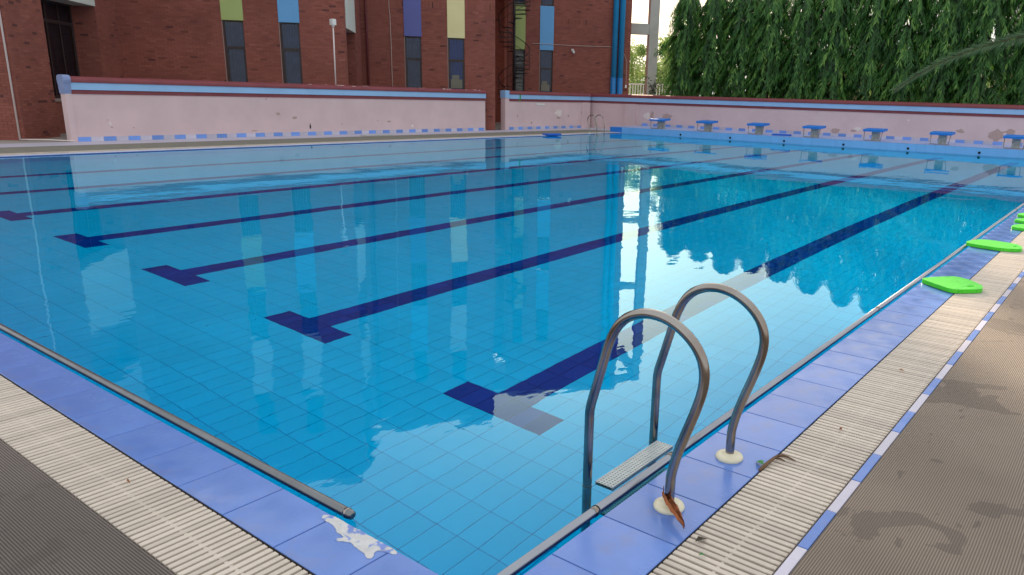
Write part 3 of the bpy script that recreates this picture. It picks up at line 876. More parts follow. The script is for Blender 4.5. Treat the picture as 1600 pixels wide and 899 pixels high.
mb = MB(); mb.box(WX - .27, WX + .04, 26.02, 26.298, 1.402, 1.72, bev=.02); build(mb, 'end_cap', M_ltblue, wM)
mb = MB(); mb.box(WX + .001, WX + .05, YB - .95, YB - .26, 0, 1.26); build(mb, 'pilaster', M_pink, wM)
KW = YB / 27.85
wR = thing('boundary_wall', 'long pink wall behind the starting blocks with light blue band under overhanging trees', 'wall', group='pink banded walls')
F = band_wall(wR, (WX - .25, YB - .0), (1, 0), (0, -1), 33.0, 0.0, z_tile=ZR + .12, zt0=ZR, x_tile0=WX - .25 - XE)
mb = MB(); mb.box(-21.27, -20.62, YB - .06, YB - .001, 0, 1.26); build(mb, 'pilaster', M_pink, wR)
for (x, z, rx, rz, m, s) in ((-16.95, .86, .20, .13, M_chip, 31), (-16.72, .88, .10, .16, M_chipg, 32), (-16.0, .86, .22, .10, M_chipg, 33), (-14.2, .70, .22, .10, M_chipg, 35), (-9.04, .62, .15, .09, M_chipg, 36), (-8.26, .74, .10, .07, M_chip, 37),
                         (-8.4, .66, .12, .04, M_chipg, 38), (-4.95, .82, .12, .06, M_chipg, 39), (-3.86, .74, .22, .17, M_chipg, 40), (-3.5, .86, .16, .09, M_chipg, 41), (-6.6, 1.1, .03, .03, M_chip, 42)):
    patch(wR, F, x * KW - (WX - .25), 1.6 + (z - 1.6) * KW, rx * KW, rz * KW, m, s)

# ------------------------------------------------------------------ brick building
S2 = math.sqrt(.5)
E1 = Vector((S2, S2, 0)); E2 = Vector((-S2, S2, 0))
bld = thing('brick_building', 'stepped red brick building with tall narrow windows and coloured panels behind the pink wall', 'building')
BW, BH, JT = .235, .0615, .0085
def frame_of(Pt, d, n_):
    return Matrix(((d.x, -n_.x, 0, Pt[0]), (d.y, -n_.y, 0, Pt[1]), (0, 0, 1, 0), (0, 0, 0, 1)))
def subtract(rects, h):
    out = []
    for (a, b, c, d) in rects:
        hx0, hx1, hz0, hz1 = h
        if hx1 <= a or hx0 >= b or hz1 <= c or hz0 >= d: out.append((a, b, c, d)); continue
        if hx0 > a: out.append((a, hx0, c, d))
        if hx1 < b: out.append((hx1, b, c, d))
        m0, m1 = max(a, hx0), min(b, hx1)
        if hz0 > c: out.append((m0, m1, c, hz0))
        if hz1 < d: out.append((m0, m1, hz1, d))
    return out
BT = [0.0, .25, .4, .5, .6, .75, 1.0]
bricks_single = [0]
def facade(Pt, d, n_, s0, s1, z0, z1, holes=(), zb0=0, zb1=6.2, soldier=None, single=0, reveal=.16, ztop_mat=None):
    F = frame_of(Pt, d, n_)
    rects = [(s0, s1, z0, z1)]
    for h in holes: rects = subtract(rects, h)
    mb = MB()
    for (a, b, c, dd) in rects:
        mb.face([F @ Vector(p) for p in ((a, 0, c), (b, 0, c), (b, 0, dd), (a, 0, dd))])
    for (a, b, c, dd) in holes:
        a, b, c, dd = max(a, s0), min(b, s1), max(c, z0), min(dd, z1)
        mb.face([F @ Vector(p) for p in ((a, 0, c), (a, reveal, c), (a, reveal, dd), (a, 0, dd))]); mb.face([F @ Vector(p) for p in ((b, 0, c), (b, 0, dd), (b, reveal, dd), (b, reveal, c))])
        mb.face([F @ Vector(p) for p in ((a, 0, c), (b, 0, c), (b, reveal, c), (a, reveal, c))]); mb.face([F @ Vector(p) for p in ((a, 0, dd), (a, reveal, dd), (b, reveal, dd), (b, 0, dd))])
    wall = build(mb, 'wall', M_wallhi, bld)
    # real bricks
    field = MB(); cache = {}; nsingle = 0
    z = max(z0, zb0); row = 0
    while z < min(z1, zb1) - BH:
        sol = soldier and soldier[0] <= z < soldier[1]
        bw, bh = (.0615, .235) if sol else (BW, BH)
        x = s0 - (0 if row % 2 == 0 else bw / 2)
        runs = [(max(s0, s0), s1)]
        for h in holes:
            if h[2] < z + bh and h[3] > z:
                r2 = []
                for (a, b) in runs:
                    if h[1] <= a or h[0] >= b: r2.append((a, b)); continue
                    if h[0] > a: r2.append((a, h[0]))
                    if h[1] < b: r2.append((h[1], b))
                runs = r2
        while x < s1:
            for (a, b) in runs:
                xa, xb = max(x, a), min(x + bw, b)
                if xb - xa > .03:
                    u = random.random()
                    t = random.choice((0.0, .12)) if u < .022 else random.gauss(.52, .13)
                    t = min(1, max(0, t)); yo = random.uniform(-.003, .002)
                    if single and nsingle < single and xb - xa > bw * .95 and not sol and z > .25:
                        ti = min(range(len(BT)), key=lambda i: abs(BT[i] - t))
                        if ti not in cache:
                            m = MB(); m.box(0, bw - JT, -.009, .004, 0, bh, BT[ti], bottom=True); cache[ti] = m.mesh('brick', M_brick)
                        q = link('brick', cache[ti], wall, tuple(F @ Vector((xa, yo, z))), (0, 0, math.atan2(d.y, d.x)))
                        nsingle += 1
                    else:
                        field.box(xa, xb - JT, -.009 + yo, 0.001, z, z + bh, t, mat=F, bottom=True)
            x += bw
        z += bh + JT; row += 1
    build(field, 'brick_field', M_brick, wall, kind='stuff')
    return F, wall

# wall skin above the modelled bricks: same bricks as texture
M_wallhi, nt, b = newmat('brickwork_upper'); N, L = nt.nodes, nt.links
tc = N.new('ShaderNodeTexCoord'); sx = N.new('ShaderNodeSeparateXYZ'); cx_ = N.new('ShaderNodeCombineXYZ'); ad = N.new('ShaderNodeMath'); ad.operation = 'ADD'
L.new(tc.outputs['Object'], sx.inputs[0]); L.new(sx.outputs[0], ad.inputs[0]); L.new(sx.outputs[1], ad.inputs[1]); L.new(ad.outputs[0], cx_.inputs[0]); L.new(sx.outputs[2], cx_.inputs[1])
bt = N.new('ShaderNodeTexBrick'); bt.inputs['Scale'].default_value = 1; bt.inputs['Brick Width'].default_value = .33; bt.inputs['Row Height'].default_value = .07; bt.inputs['Mortar Size'].default_value = .005
bt.inputs['Color1'].default_value = BR[1]; bt.inputs['Color2'].default_value = BR[3]; bt.inputs['Mortar'].default_value = srgb(112, 76, 68)
L.new(cx_.outputs[0], bt.inputs['Vector']); L.new(bt.outputs['Color'], b.inputs['Base Color']); b.inputs['Roughness'].default_value = .9

def window(F, s0, s1, z0, z1, y=.10, transom=.30, curtain=M_curtain, mull=None, light=None):
    mb = MB(); fw = .045
    mb.box(s0, s0 + fw, y - .03, y + .03, z0, z1, mat=F); mb.box(s1 - fw, s1, y - .03, y + .03, z0, z1, mat=F)
    mb.box(s0 + fw, s1 - fw, y - .03, y + .03, z0, z0 + fw, mat=F); mb.box(s0 + fw, s1 - fw, y - .03, y + .03, z1 - fw, z1, mat=F)
    zt = z1 - (z1 - z0) * transom
    mb.box(s0 + fw, s1 - fw, y - .032, y + .03, zt - .03, zt + .03, mat=F)
    fi = .04
    mb.box(s0 + fw, s0 + fw + fi, y - .015, y + .02, z0 + fw, zt - .03, mat=F); mb.box(s1 - fw - fi, s1 - fw, y - .015, y + .02, z0 + fw, zt - .03, mat=F)
    mb.box(s0 + fw + fi, s1 - fw - fi, y - .015, y + .02, z0 + fw, z0 + fw + fi, mat=F); mb.box(s0 + fw + fi, s1 - fw - fi, y - .015, y + .02, zt - .03 - fi, zt - .03, mat=F)
    if mull:
        for mm in mull: mb.box(mm - .025, mm + .025, y - .02, y + .02, z0 + fw, z1 - fw, mat=F)
    # security bars
    wn = bpy.data.objects.new('window', None); COL.objects.link(wn); wn.parent = bld
    build(mb, 'frame', M_frame, wn)
    mb = MB()
    mb.face([F @ Vector(p) for p in ((s0, y, z0), (s1, y, z0), (s1, y, z1), (s0, y, z1))]); build(mb, 'pane', M_glass, wn)
    mb = MB(); n = max(10, int((s1 - s0) / .03)); r = random.Random(int(s0 * 1000))
    pp = [(s0 + .01 + (s1 - s0 - .02) * i / n, y + .07 + .018 * math.sin(i * 1.9 + r.random() * 1.2)) for i in range(n + 1)]
    for i in range(n):
        mb.face([F @ Vector((pp[i][0], pp[i][1], z0 + .01)), F @ Vector((pp[i + 1][0], pp[i + 1][1], z0 + .01)), F @ Vector((pp[i + 1][0], pp[i + 1][1], z1 - .01)), F @ Vector((pp[i][0], pp[i][1], z1 - .01))], .5, True)
    build(mb, 'curtain', curtain, wn)
    mb = MB(); mb.box(s0 - .02, s1 + .02, y + .12, y + .4, z0 - .02, z1 + .02, mat=F); build(mb, 'interior', M_dark, wn)
    return wn
def panel(F, s0, s1, z0, z1, mat, y0=-.035, y1=.10):
    mb = MB(); mb.box(s0, s1, y0, y1, z0, z1, mat=F); return build(mb, 'panel', mat, bld)
def column(F, s0, s1, low, panels, z0w=.85):
    """window - panel - window - panel ... up the facade"""
    window(F, s0, s1, z0w, 3.80, curtain=low)
    mb = MB(); mb.box(s0 - .025, s0 - .004, -.014, .05, z0w, 3.79, mat=F); build(mb, 'reveal_trim', M_sill, bld)
    panel(F, s0 - .02, s1 + .02, 3.81, 5.95, panels[0])
    window(F, s0, s1, 5.96, 7.85, transom=.3, curtain=M_curtain)
    panel(F, s0 - .02, s1 + .02, 7.86, 10.1, panels[1])
    window(F, s0, s1, 10.11, 11.9, transom=.3, curtain=M_curtain)
    return [(s0, s1, z0w, 11.92)]

HT = 13.9
K3 = 1.035
NF = Vector((S2, -S2, 0))          # outward normal of the front facades (faces the pool)
# left block: front and side (side has the deep window recess)
A0 = Vector((-23.50 * K3, 7.57 * K3, 0))
SA, SB, SC = 1.80 * K3, 5.02 * K3, 6.66 * K3
RD = .62 * K3
facade(A0 - E1 * 6.0, E1, NF, 0, 6.0, 0, HT, zb0=0, zb1=4.8, single=290)
facade(A0, E2, E1, 0, SA, 0, HT, zb1=4.8)
facade(A0, E2, E1, SB, SC + .01, 0, HT, zb1=4.8)
WW = SB - SA
facade(A0 - E1 * RD + E2 * SA, E2, E1, 0, WW, 0, HT, holes=[(0.05, WW - .05, 1.06, 3.93)], zb0=0, zb1=3.8)
Fw = frame_of(A0 - E1 * RD + E2 * SA, E2, E1)
window(Fw, .05, WW - .05, 1.06, 3.93, y=.08, transom=.2, mull=[1.65, 2.45], curtain=M_dcurt)
mb = MB(); mb.box(0.0, WW - .02, -.06, -.012, .97, 1.055, mat=Fw); build(mb, 'sill', M_sill, bld)
facade(A0 + E2 * SB - E1 * RD, E1, NF, 0, RD, 0, HT, zb1=3.9)
facade(A0 + E2 * SA, -E1, -NF, 0, RD, 0, HT, zb1=0)
Fs = frame_of(A0, E2, E1)
mb = MB(); mb.box(SA, SB, -.03, RD, 3.93, 6.2, mat=Fs); build(mb, 'panel', M_pale, bld)
mb = MB(); mb.box(SA, SB, -.03, RD, 8.1, 10.4, mat=Fs); build(mb, 'panel', M_pale, bld)
# F1
C1 = A0 + E2 * SC
F1 = frame_of(C1, E1, NF)
o1 = .12
h = column(F1, 3.17 * K3 + o1, 3.84 * K3 + o1, M_curtain, (M_lime, M_pale)) + column(F1, 5.02 * K3 + o1, 5.67 * K3 + o1, M_curtain, (M_pblue, M_pale))
facade(C1, E1, NF, 0, 7.30 * K3, 0, HT, holes=h, zb0=1.3, zb1=5.2, single=0)
C2 = C1 + E1 * 7.30 * K3
F2P = Vector((-23.20, 25.30, 0))
F2L = 5.75
C2b = F2P - E1 * F2L
# side face from C2 going back to F2
sideL = (C2b - C2).dot(E2) + .02
facade(C2, E2, E1, 0, .24, 0, HT, zb0=1.3, zb1=4.9)
Fs = frame_of(C2, E2, E1)
mb = MB(); mb.box(.24, 2.74, -.03, RD, 3.72, 6.0, mat=Fs); build(mb, 'panel', M_pale, bld)
mb = MB(); mb.box(.24, 2.74, -.03, RD, 7.9, 10.1, mat=Fs); build(mb, 'panel', M_pale, bld)
facade(C2 - E1 * RD + E2 * .24, E2, E1, 0, 2.5, 0, HT, zb0=1.3, zb1=3.7)
facade(C2 + E2 * 2.74 - E1 * RD, E1, NF, 0, RD, 0, HT, zb0=1.3, zb1=3.7)
facade(C2, E2, E1, 2.74, sideL, 0, HT, zb0=1.3, zb1=4.9)
# F2
F2 = frame_of(C2b, E1, NF)
h = column(F2, F2L - 3.80, F2L - 3.12, M_curtain, (M_purple, M_pblue)) + column(F2, F2L - 2.0, F2L - 1.31, M_curtb, (M_cream, M_pale))
facade(C2b, E1, NF, 0, F2L, 0, HT, holes=h, zb0=0, zb1=5.6, soldier=(4.93, 5.0))
# F3 and the stair slot between
F3P = Vector((-25.53, 32.20, 0))
F3 = frame_of(F3P, E1, NF)
h = column(F3, -.64, .03, M_curtain, (M_pblue, M_pblue)) + column(F3, -1.95, -1.43, M_blind, (M_lime, M_lime))
facade(F3P, E1, NF, -2.30, 4.12, 0, HT + 1.0, holes=h, zb0=1.2, zb1=6.6, soldier=(5.08, 5.15))
facade(F2P, E2, -E1, 0, 7.0, 0, HT, zb0=0, zb1=0)
back = F3P - E1 * 2.30 + E2 * 3.4
facade(back - E1 * 5.2, E1, NF, 0, 5.3, 0, HT, zb0=0, zb1=6.0)
facade(F3P - E1 * 2.30, E2, -E1, 0, 3.4, 0, HT, zb0=0, zb1=6.0)
facade(F3P + E1 * 4.12, E2, E1, 0, 6, 0, HT + 1, zb0=0, zb1=0)
for Fq, s0_, s1_, z0_, z1_ in ((F2, F2L - 1.9, F2L - 1.42, 1.75, 2.12), (F3, -.55, -.1, 1.78, 2.1)):
    mb = MB(); mb.box(s0_, s1_, .125, .15, z0_, z1_, mat=Fq, bev=.01); mb.box(s0_ + .05, s1_ - .12, .125, .15, z1_ + .002, z1_ + .18, mat=Fq, bev=.02); build(mb, 'bright_spot_box', M_tan, bld)  # beige boxes added to give a bright spot low in two windows
# roof slabs
def slab(pts, z0, z1):
    mb = MB(); mb.prism([(p.x, p.y, z0) for p in pts], (0, 0, z1 - z0)); return build(mb, 'roof', M_conc, bld)
slab([A0 - E1 * 6.0, A0, A0 + E2 * 6.66, A0 + E2 * 6.66 - E1 * 6], HT + .003, HT + .25)
slab([C1 - E1 * 3 + E2 * .01, C2 + E2 * .01, C2 + E2 * 5.4, C1 - E1 * 3 + E2 * 5.4], HT + .003, HT + .25)
slab([C2b - E1 * 5 + E2 * .02, F2P + E2 * .02, F2P + E2 * 7, C2b - E1 * 5 + E2 * 7], HT + .003, HT + .25)
slab([F3P - E1 * 5 + E2 * .02, F3P + E1 * 4.12, F3P + E1 * 4.12 + E2 * 6, F3P - E1 * 5 + E2 * 6], HT + 1.003, HT + 1.25)  # also carried over the open stair slot, added there to dim it
mb = MB(); fr_ = frame_of(F3P - E1 * 2.3, E1, NF); mb.box(-3.0, -.01, .2, 3.38, 6.6, 6.75, mat=fr_); build(mb, 'slot_shade_slab', M_conc, bld)  # slab added above the stair slot to keep it dark

# maroon downpipe in the inner corner, white pipe on the left block, blue twin pipes
t = thing('downpipe', 'maroon downpipe in the inner corner of the brick building', 'pipe')
p0 = C2b + E1 * .10 + NF * .11
mb = MB(); mb.tube([(p0.x, p0.y, 0), (p0.x, p0.y, HT - .1)], .085, 14); build(mb, 'pipe', M_mpipe, t)
mb = MB(); mb.tube([(p0.x + .22, p0.y + .22, 0), (p0.x + .22, p0.y + .22, HT - .1)], .05, 12); build(mb, 'pipe', M_mpipe, t)
t = thing('pipe', 'thin white pipe running down the left brick corner to the paving', 'pipe')
p0 = A0 - E1 * .10 + NF * .06
mb = MB(); mb.tube([(p0.x, p0.y, 0.02), (p0.x, p0.y, HT - .3)], .024, 10); build(mb, 'riser', M_wpipe, t)
mb = MB(); mb.tube([(p0.x, p0.y, .03), (p0.x + .25, p0.y + .45, .03), (-23.2, 8.6, .03)], .018, 8); build(mb, 'branch', M_wpipe, t)
for i, (s, lab) in enumerate(((3.245, 'left one of the twin blue downpipes at the right end of the brick building'), (3.60, 'right one of the twin blue downpipes at the right end of the brick building'))):
    t = thing('downpipe', lab, 'pipe', group='twin blue downpipes')
    p0 = F3P + E1 * s + NF * .17
    mb = MB(); mb.tube([(p0.x, p0.y, 2.55), (p0.x, p0.y, HT + .8)], .145, 18); build(mb, 'upper_pipe', M_bpipe, t)
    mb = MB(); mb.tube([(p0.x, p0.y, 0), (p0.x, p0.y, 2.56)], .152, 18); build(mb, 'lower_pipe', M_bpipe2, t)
t = thing('conduit', 'thin pale conduit running down the brickwork between maroon pipe and violet panel', 'conduit')
p0 = F2P - E1 * 4.37 + NF * .03
mb = MB(); mb.tube(smooth_path([(p0.x, p0.y, 1.2), (p0.x, p0.y, 4.6), (p0.x - .03, p0.y - .03, 4.9), (p0.x - .05, p0.y - .05, HT - .5)], 1), .014, 6); build(mb, 'tube', M_cable, t)
t = thing('cable', 'grey cable crossing the right brick block and dropping to a small box', 'cable')
a = F3P - E1 * 1.1 + NF * .05; b2 = F3P + E1 * 3.95 + NF * .05; m_ = (a + b2) / 2
mb = MB(); mb.tube(smooth_path([(a.x, a.y, 4.12), (m_.x, m_.y, 4.07), (b2.x, b2.y, 4.12), (b2.x, b2.y, 2.2)], 2), .014, 6); build(mb, 'wire', M_cable, t)
mb = MB(); mb.box(-.05, .05, -.04, .04, 2.05, 2.2, mat=frame_of(b2, E1, NF)); build(mb, 'junction_box', M_white, t)
t = thing('security_camera', 'small white security camera on the brick wall right of the sky blue panel', 'camera')
c_ = F3P + E1 * 1.05; Fc = frame_of(c_, E1, NF)
mb = MB(); mb.box(-.06, .06, -.05, .0, 3.80, 3.92, mat=Fc); build(mb, 'mount', M_white, t)
mb = MB(); mb.tube([Fc @ Vector((0, -.04, 3.86)), Fc @ Vector((.02, -.14, 3.80)), Fc @ Vector((.04, -.30, 3.74))], [.05, .06, .055], 10); build(mb, 'housing', M_white, t)

# spiral stair in the slot
st = thing('spiral_stair', 'dark iron spiral stair in the shaded slot of the brick building', 'staircase')
sc_ = F3P - E1 * 2.05 + NF * .95
mb = MB(); mb.tube([(sc_.x, sc_.y, 0), (sc_.x, sc_.y, 9.8)], .07, 10); build(mb, 'centre_pole', M_iron, st)
rail = []
tread_m = MB(); tread_m.v = []; 
tread_m.prism([(0.05, -.03, 0), (.78, -.17, 0), (.78, .17, 0), (.05, .03, 0)], (0, 0, .035)); tread_me = tread_m.mesh('tread', M_iron)
for i in range(44):
    a = i * math.radians(27) + 1.2; z = .2 + i * .215
    link('tread', tread_me, st, (sc_.x, sc_.y, z), (0, 0, a))
    rail.append((sc_.x + .8 * math.cos(a), sc_.y + .8 * math.sin(a), z + .9))
    if i % 2 == 0:
        mb = MB(); mb.tube([(sc_.x + .78 * math.cos(a), sc_.y + .78 * math.sin(a), z), (sc_.x + .8 * math.cos(a), sc_.y + .8 * math.sin(a), z + .9)], .012, 5); build(mb, 'baluster', M_iron, st)
mb = MB(); mb.tube(smooth_path(rail, 1), .02, 6); build(mb, 'handrail', M_iron, st)
mb = MB(); mb.tube(smooth_path([(p[0], p[1], p[2] - .45) for p in rail], 1), .012, 5); build(mb, 'mid_rail', M_iron, st)

# lamp on the wall top
t = thing('wall_lamp', 'slim white lamp post with square head standing on the maroon wall coping', 'lamp')
mb = MB(); mb.tube([(-23.42, 17.22, 1.70), (-23.42, 17.24, 3.74)], .024, 10); build(mb, 'pole', M_wpipe, t)
mb = MB(); mb.box(-23.50, -23.34, 17.16, 17.32, 3.72, 3.92, bev=.02); mb.tube([(-23.42, 17.24, 3.66), (-23.42, 17.24, 3.73)], .05, 10); build(mb, 'lamp_head', M_white, t)

# ------------------------------------------------------------------ concrete frame right of the building
t = thing('concrete_frame', 'tall grey concrete pillar with short beams reaching to the brick building', 'pillar')
PP = Vector((-22.0, 37.0, 0)); Fp = frame_of(PP, E1, NF)
mb = MB(); mb.box(-.56, -.06, 0, .55, 0, 15.1, mat=Fp); build(mb, 'pillar', M_conc, t)
for (z0, z1) in ((4.85, 5.40), (8.92, 9.3), (14.4, 14.9)):
    mb = MB(); mb.box(-2.3, -.561, .02, .40, z0, z1, mat=Fp); build(mb, 'beam', M_conc, t)
Fp2 = frame_of(PP + E1 * 0.0, E2, E1)
mb = MB(); mb.box(.05, 5.0, .09, .5, 14.4, 14.9, mat=Fp2); build(mb, 'beam', M_conc, t)

# ------------------------------------------------------------------ far things
t = thing('railing', 'pale metal railing far behind the concrete pillar', 'fence')
mb = MB()
for i in range(60):
    x = -37 + i * .22; mb.box(x, x + .05, 47, 47.04, 0, 2.45)
build(mb, 'picket_field', M_white, t, kind='stuff')
mb = MB(); mb.box(-37.2, -23.7, 46.98, 47.06, 2.45, 2.53); build(mb, 'top_rail', M_white, t)
mb = MB(); mb.box(-37.2, -23.7, 46.98, 47.06, .25, .33); build(mb, 'bottom_rail', M_white, t)

def leaf_verts(o, dirn, L_, W_, up):
    """lanceolate leaf, four triangles folded on the midrib"""
    side = dirn.cross(up)
    if side.length < 1e-3: side = Vector((1, 0, 0))
    side.normalize(); nn = side.cross(dirn).normalized()
    m1 = o + dirn * L_ * .45 + nn * .012
    return o, m1 + side * W_ / 2 - nn * .006, o + dirn * L_ + nn * -.01, m1 - side * W_ / 2 - nn * .006, m1

def add_leaf(mb, o, dirn, L_, W_, up, tint):
    a, b_, c, d, m = leaf_verts(o, dirn, L_, W_, up)
    n = len(mb.v); mb.v.extend([tuple(a), tuple(b_), tuple(c), tuple(d), tuple(m)])
    for f in ((0, 1, 4), (1, 2, 4), (2, 3, 4), (3, 0, 4)):
        mb.f.append(tuple(n + i for i in f)); mb.t.append(tint); mb.sm.append(False)

def mast_crown(seed, H_=6.0, R_=1.12, nb=640):
    rnd = random.Random(seed); mb = MB()
    for i in range(nb):
        z = .8 + (H_ - .8) * rnd.random() ** .95
        taper = min(1.0, max(.10, (H_ + .15 - z) / .9)) ** .5 * (1.0 if z < 3 else 1 - .05 * (z - 3))
        r = R_ * taper * rnd.uniform(.5, 1.06); a = rnd.uniform(0, 2 * PI)
        ox, oy = math.cos(a), math.sin(a)
        p = Vector((ox * r * .4, oy * r * .4, z + .22))
        tone = rnd.gauss(.40, .17)
        tgt = Vector((ox * r, oy * r, z - rnd.uniform(.15, .55)))
        nl = 27
        tw_ = rnd.uniform(-.9, .9)
        for k in range(nl):
            u = (k + rnd.random()) / nl
            q = p.lerp(tgt, u) + Vector((0, 0, .18 * math.sin(PI * u)))
            sgn = 1 if k % 2 else -1
            lat = Vector((-oy, ox, 0)) * sgn * rnd.uniform(.15, .9) + Vector((ox, oy, 0)) * rnd.uniform(.0, .75)
            dr = (lat * rnd.uniform(.35, .9) + Vector((tw_ * .3, 0, -rnd.uniform(.6, 1.4)))).normalized()
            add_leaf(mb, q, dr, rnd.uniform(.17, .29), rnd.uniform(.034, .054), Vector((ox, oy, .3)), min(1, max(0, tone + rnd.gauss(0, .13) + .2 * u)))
    return mb
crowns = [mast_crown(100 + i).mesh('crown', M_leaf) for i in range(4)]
TL = ['leftmost mast tree with a bough over the concrete pillar', 'second mast tree from the left, its top ending just under the sky notch', 'third mast tree from the left, dark and dense',
      'mast tree above the third and fourth starting blocks', 'mast tree in the middle of the row with drooping yellow green tips', 'mast tree left of the pale gap in the hedge row', 'mast tree right of the pale gap, behind the grey green frond',
      'second mast tree from the right margin, behind the frond tip', 'bright mast tree at the right margin behind the feathery frond', 'mast tree cut by the right frame edge']
TX = [(-16.3, .88, 1.0), (-15.05, .98, .98), (-13.75, 1.0, 1.02), (-12.5, .98, .97), (-11.2, 1.0, 1.02), (-9.95, 1.0, 1.06), (-8.65, .98, 1.1), (-7.4, 1.0, 1.12), (-6.1, 1.02, 1.14), (-4.8, 1.0, 1.12), (-3.5, 1.0, 1.12), (-2.3, 1.0, 1.1)]
TL += ['mast tree above the gap between the second and third starting blocks', 'mast tree behind the rightmost starting block']
TL = ['leftmost mast tree with a bough over the concrete pillar', 'second mast tree from the left end of the hedge row', 'third mast tree from the left, above the second starting block', 'fourth mast tree from the left, beside the sky notch at the top',
      'fifth mast tree from the left, above the third starting block', 'sixth mast tree from the left, above the fourth starting block', 'seventh mast tree from the left, in the middle of the row', 'eighth mast tree from the left, above the fifth starting block',
      'ninth mast tree from the left, behind the tip of the feathery frond', 'third mast tree from the right margin, behind the frond', 'mast tree behind the rightmost starting block', 'mast tree cut by the right frame edge']
KT = 1.17
for i, (x, sr, sh) in enumerate(TX):
    x *= KT; sr *= KT
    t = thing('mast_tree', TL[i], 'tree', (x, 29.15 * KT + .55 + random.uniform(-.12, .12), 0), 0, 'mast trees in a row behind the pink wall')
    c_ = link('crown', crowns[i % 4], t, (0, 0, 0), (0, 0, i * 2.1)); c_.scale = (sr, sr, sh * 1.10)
    mb = MB(); mb.tube([(0, 0, 0), (.02, .01, 2), (-.02, 0, 4), (0, .02, 5.6 * sh)], [.11, .09, .06, .02], 8); build(mb, 'trunk', M_bark, t)
    if i == 0:
        mb = MB(); rnd = random.Random(5); base = Vector((-.5, .1, 4.5)); tip = Vector((-1.65, .3, 3.75))
        for k in range(230):
            u = rnd.random(); q = base.lerp(tip, u) + Vector((rnd.gauss(0, .13), rnd.gauss(0, .13), .25 * math.sin(PI * u) + rnd.gauss(0, .08)))
            add_leaf(mb, q, Vector((rnd.uniform(-.9, .3), rnd.uniform(-.4, .4), -rnd.uniform(.6, 1.2))).normalized(), rnd.uniform(.2, .34), .05, Vector((0, -1, .2)), min(1, max(0, rnd.gauss(.6, .2))))
        build(mb, 'bough_foliage', M_leaf, t, kind='stuff')
        mb = MB(); mb.tube([(0, 0, 4.4), (-.5, .1, 4.5), (-1.2, .2, 4.35), (-1.6, .3, 4.0)], [.03, .022, .014, .006], 6); build(mb, 'bough', M_bark, t)

# feathery frond
t = thing('palm_frond', 'feathery grey green frond arching down in front of the mast trees at right', 'palm frond')
sp = [(-2.2, 27.75, 3.95), (-3.6, 27.7, 3.75), (-5.0, 27.6, 3.35), (-6.2, 27.5, 2.75), (-7.1, 27.45, 2.05)]
sp = [(x * KT, y * KT, 1.6 + (z - 1.6) * KT) for x, y, z in sp]
sp = smooth_path(sp, 3); mb = MB(); mb.tube(sp, .009, 6); build(mb, 'stem', M_twig, t)
mb = MB(); rnd = random.Random(3)
for i in range(len(sp) - 1):
    a, b2 = Vector(sp[i]), Vector(sp[i + 1]); dd = (b2 - a).normalized()
    n = max(1, int((b2 - a).length / .022))
    for k in range(n):
        q = a.lerp(b2, k / n); ln = .55 * (1 - .6 * i / len(sp))
        for sgn in (-1, 1):
            dr = (dd * .7 + Vector((0, 0, -.75 if sgn < 0 else .35)) + Vector((0, rnd.uniform(-.5, .5), rnd.uniform(-.15, .15)))).normalized()
            add_leaf(mb, q, dr, ln * rnd.uniform(.8, 1.15), .022, Vector((0, -1, 0)), rnd.random())
build(mb, 'leaflets', M_frond, t, kind='stuff')

# climber on the pillar
t = thing('climbing_vine', 'sparse dark vine climbing the foot of the concrete pillar', 'vine')
mb = MB(); rnd = random.Random(9); o_ = PP + NF * .05 - E1 * .35
for k in range(7):
    p_ = Vector((o_.x, o_.y, 1.2)) + E1 * rnd.uniform(-.3, .5); pts = [p_]
    for j in range(5): p_ = p_ + E1 * rnd.uniform(-.18, .22) + Vector((0, 0, rnd.uniform(.15, .38))); pts.append(p_)
    mb.tube(pts, .012, 5)
build(mb, 'stem', M_iron, t)
mb = MB()
for k in range(160):
    q = Vector((o_.x, o_.y, 1.2)) + E1 * rnd.uniform(-.4, .9) + NF * rnd.uniform(0, .15) + Vector((0, 0, rnd.random() ** 1.6 * 1.6))
    add_leaf(mb, q, Vector((rnd.uniform(-1, 1), rnd.uniform(-1, 1), rnd.uniform(-1, .4))).normalized(), .13, .07, Vector((0, -1, .2)), rnd.random() * .4)
build(mb, 'leaves', M_leaf, t, kind='stuff')

def bush(x, y, H_, R_, seed, label):
    rnd = random.Random(seed); t = thing('tree', label, 'tree', (x, y, 0), 0, 'hazy trees beyond the railing')
    mb = MB()
    for c in range(26):
        cz = H_ * rnd.uniform(.25, .9); rr = R_ * math.sqrt(max(.1, 1 - ((cz / H_ - .5) * 1.7) ** 2)) * rnd.uniform(.2, 1); a = rnd.uniform(0, 2 * PI)
        c0 = Vector((rr * math.cos(a), rr * math.sin(a), cz)); s_ = rnd.uniform(.45, .95)
        tone = rnd.random()
        for k in range(260):
            v = Vector((rnd.gauss(0, 1), rnd.gauss(0, 1), rnd.gauss(0, 1))).normalized() * s_ * rnd.random() ** .4
            dr = Vector((rnd.uniform(-1, 1), rnd.uniform(-1, 1), rnd.uniform(-1, .5))).normalized()
            add_leaf(mb, c0 + v, dr, .2, .1, Vector((.1, -1, .3)), min(1, max(0, tone * .6 + .4 * rnd.random())))
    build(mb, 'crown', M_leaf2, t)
    mb = MB(); mb.tube([(0, 0, 0), (.05, 0, H_ * .4), (0, 0, H_ * .8)], [.16, .12, .04], 8); build(mb, 'trunk', M_bark, t)
bush(-33.6, 52.5, 6.3, 2.0, 1, 'pale green hazy tree seen between brick building and concrete pillar')
bush(-31.4, 55.5, 6.8, 2.0, 2, 'pale green hazy tree half hidden behind the concrete pillar')
bush(-28.9, 51.5, 6.2, 1.9, 3, 'browner hazy tree seen between concrete pillar and mast trees')
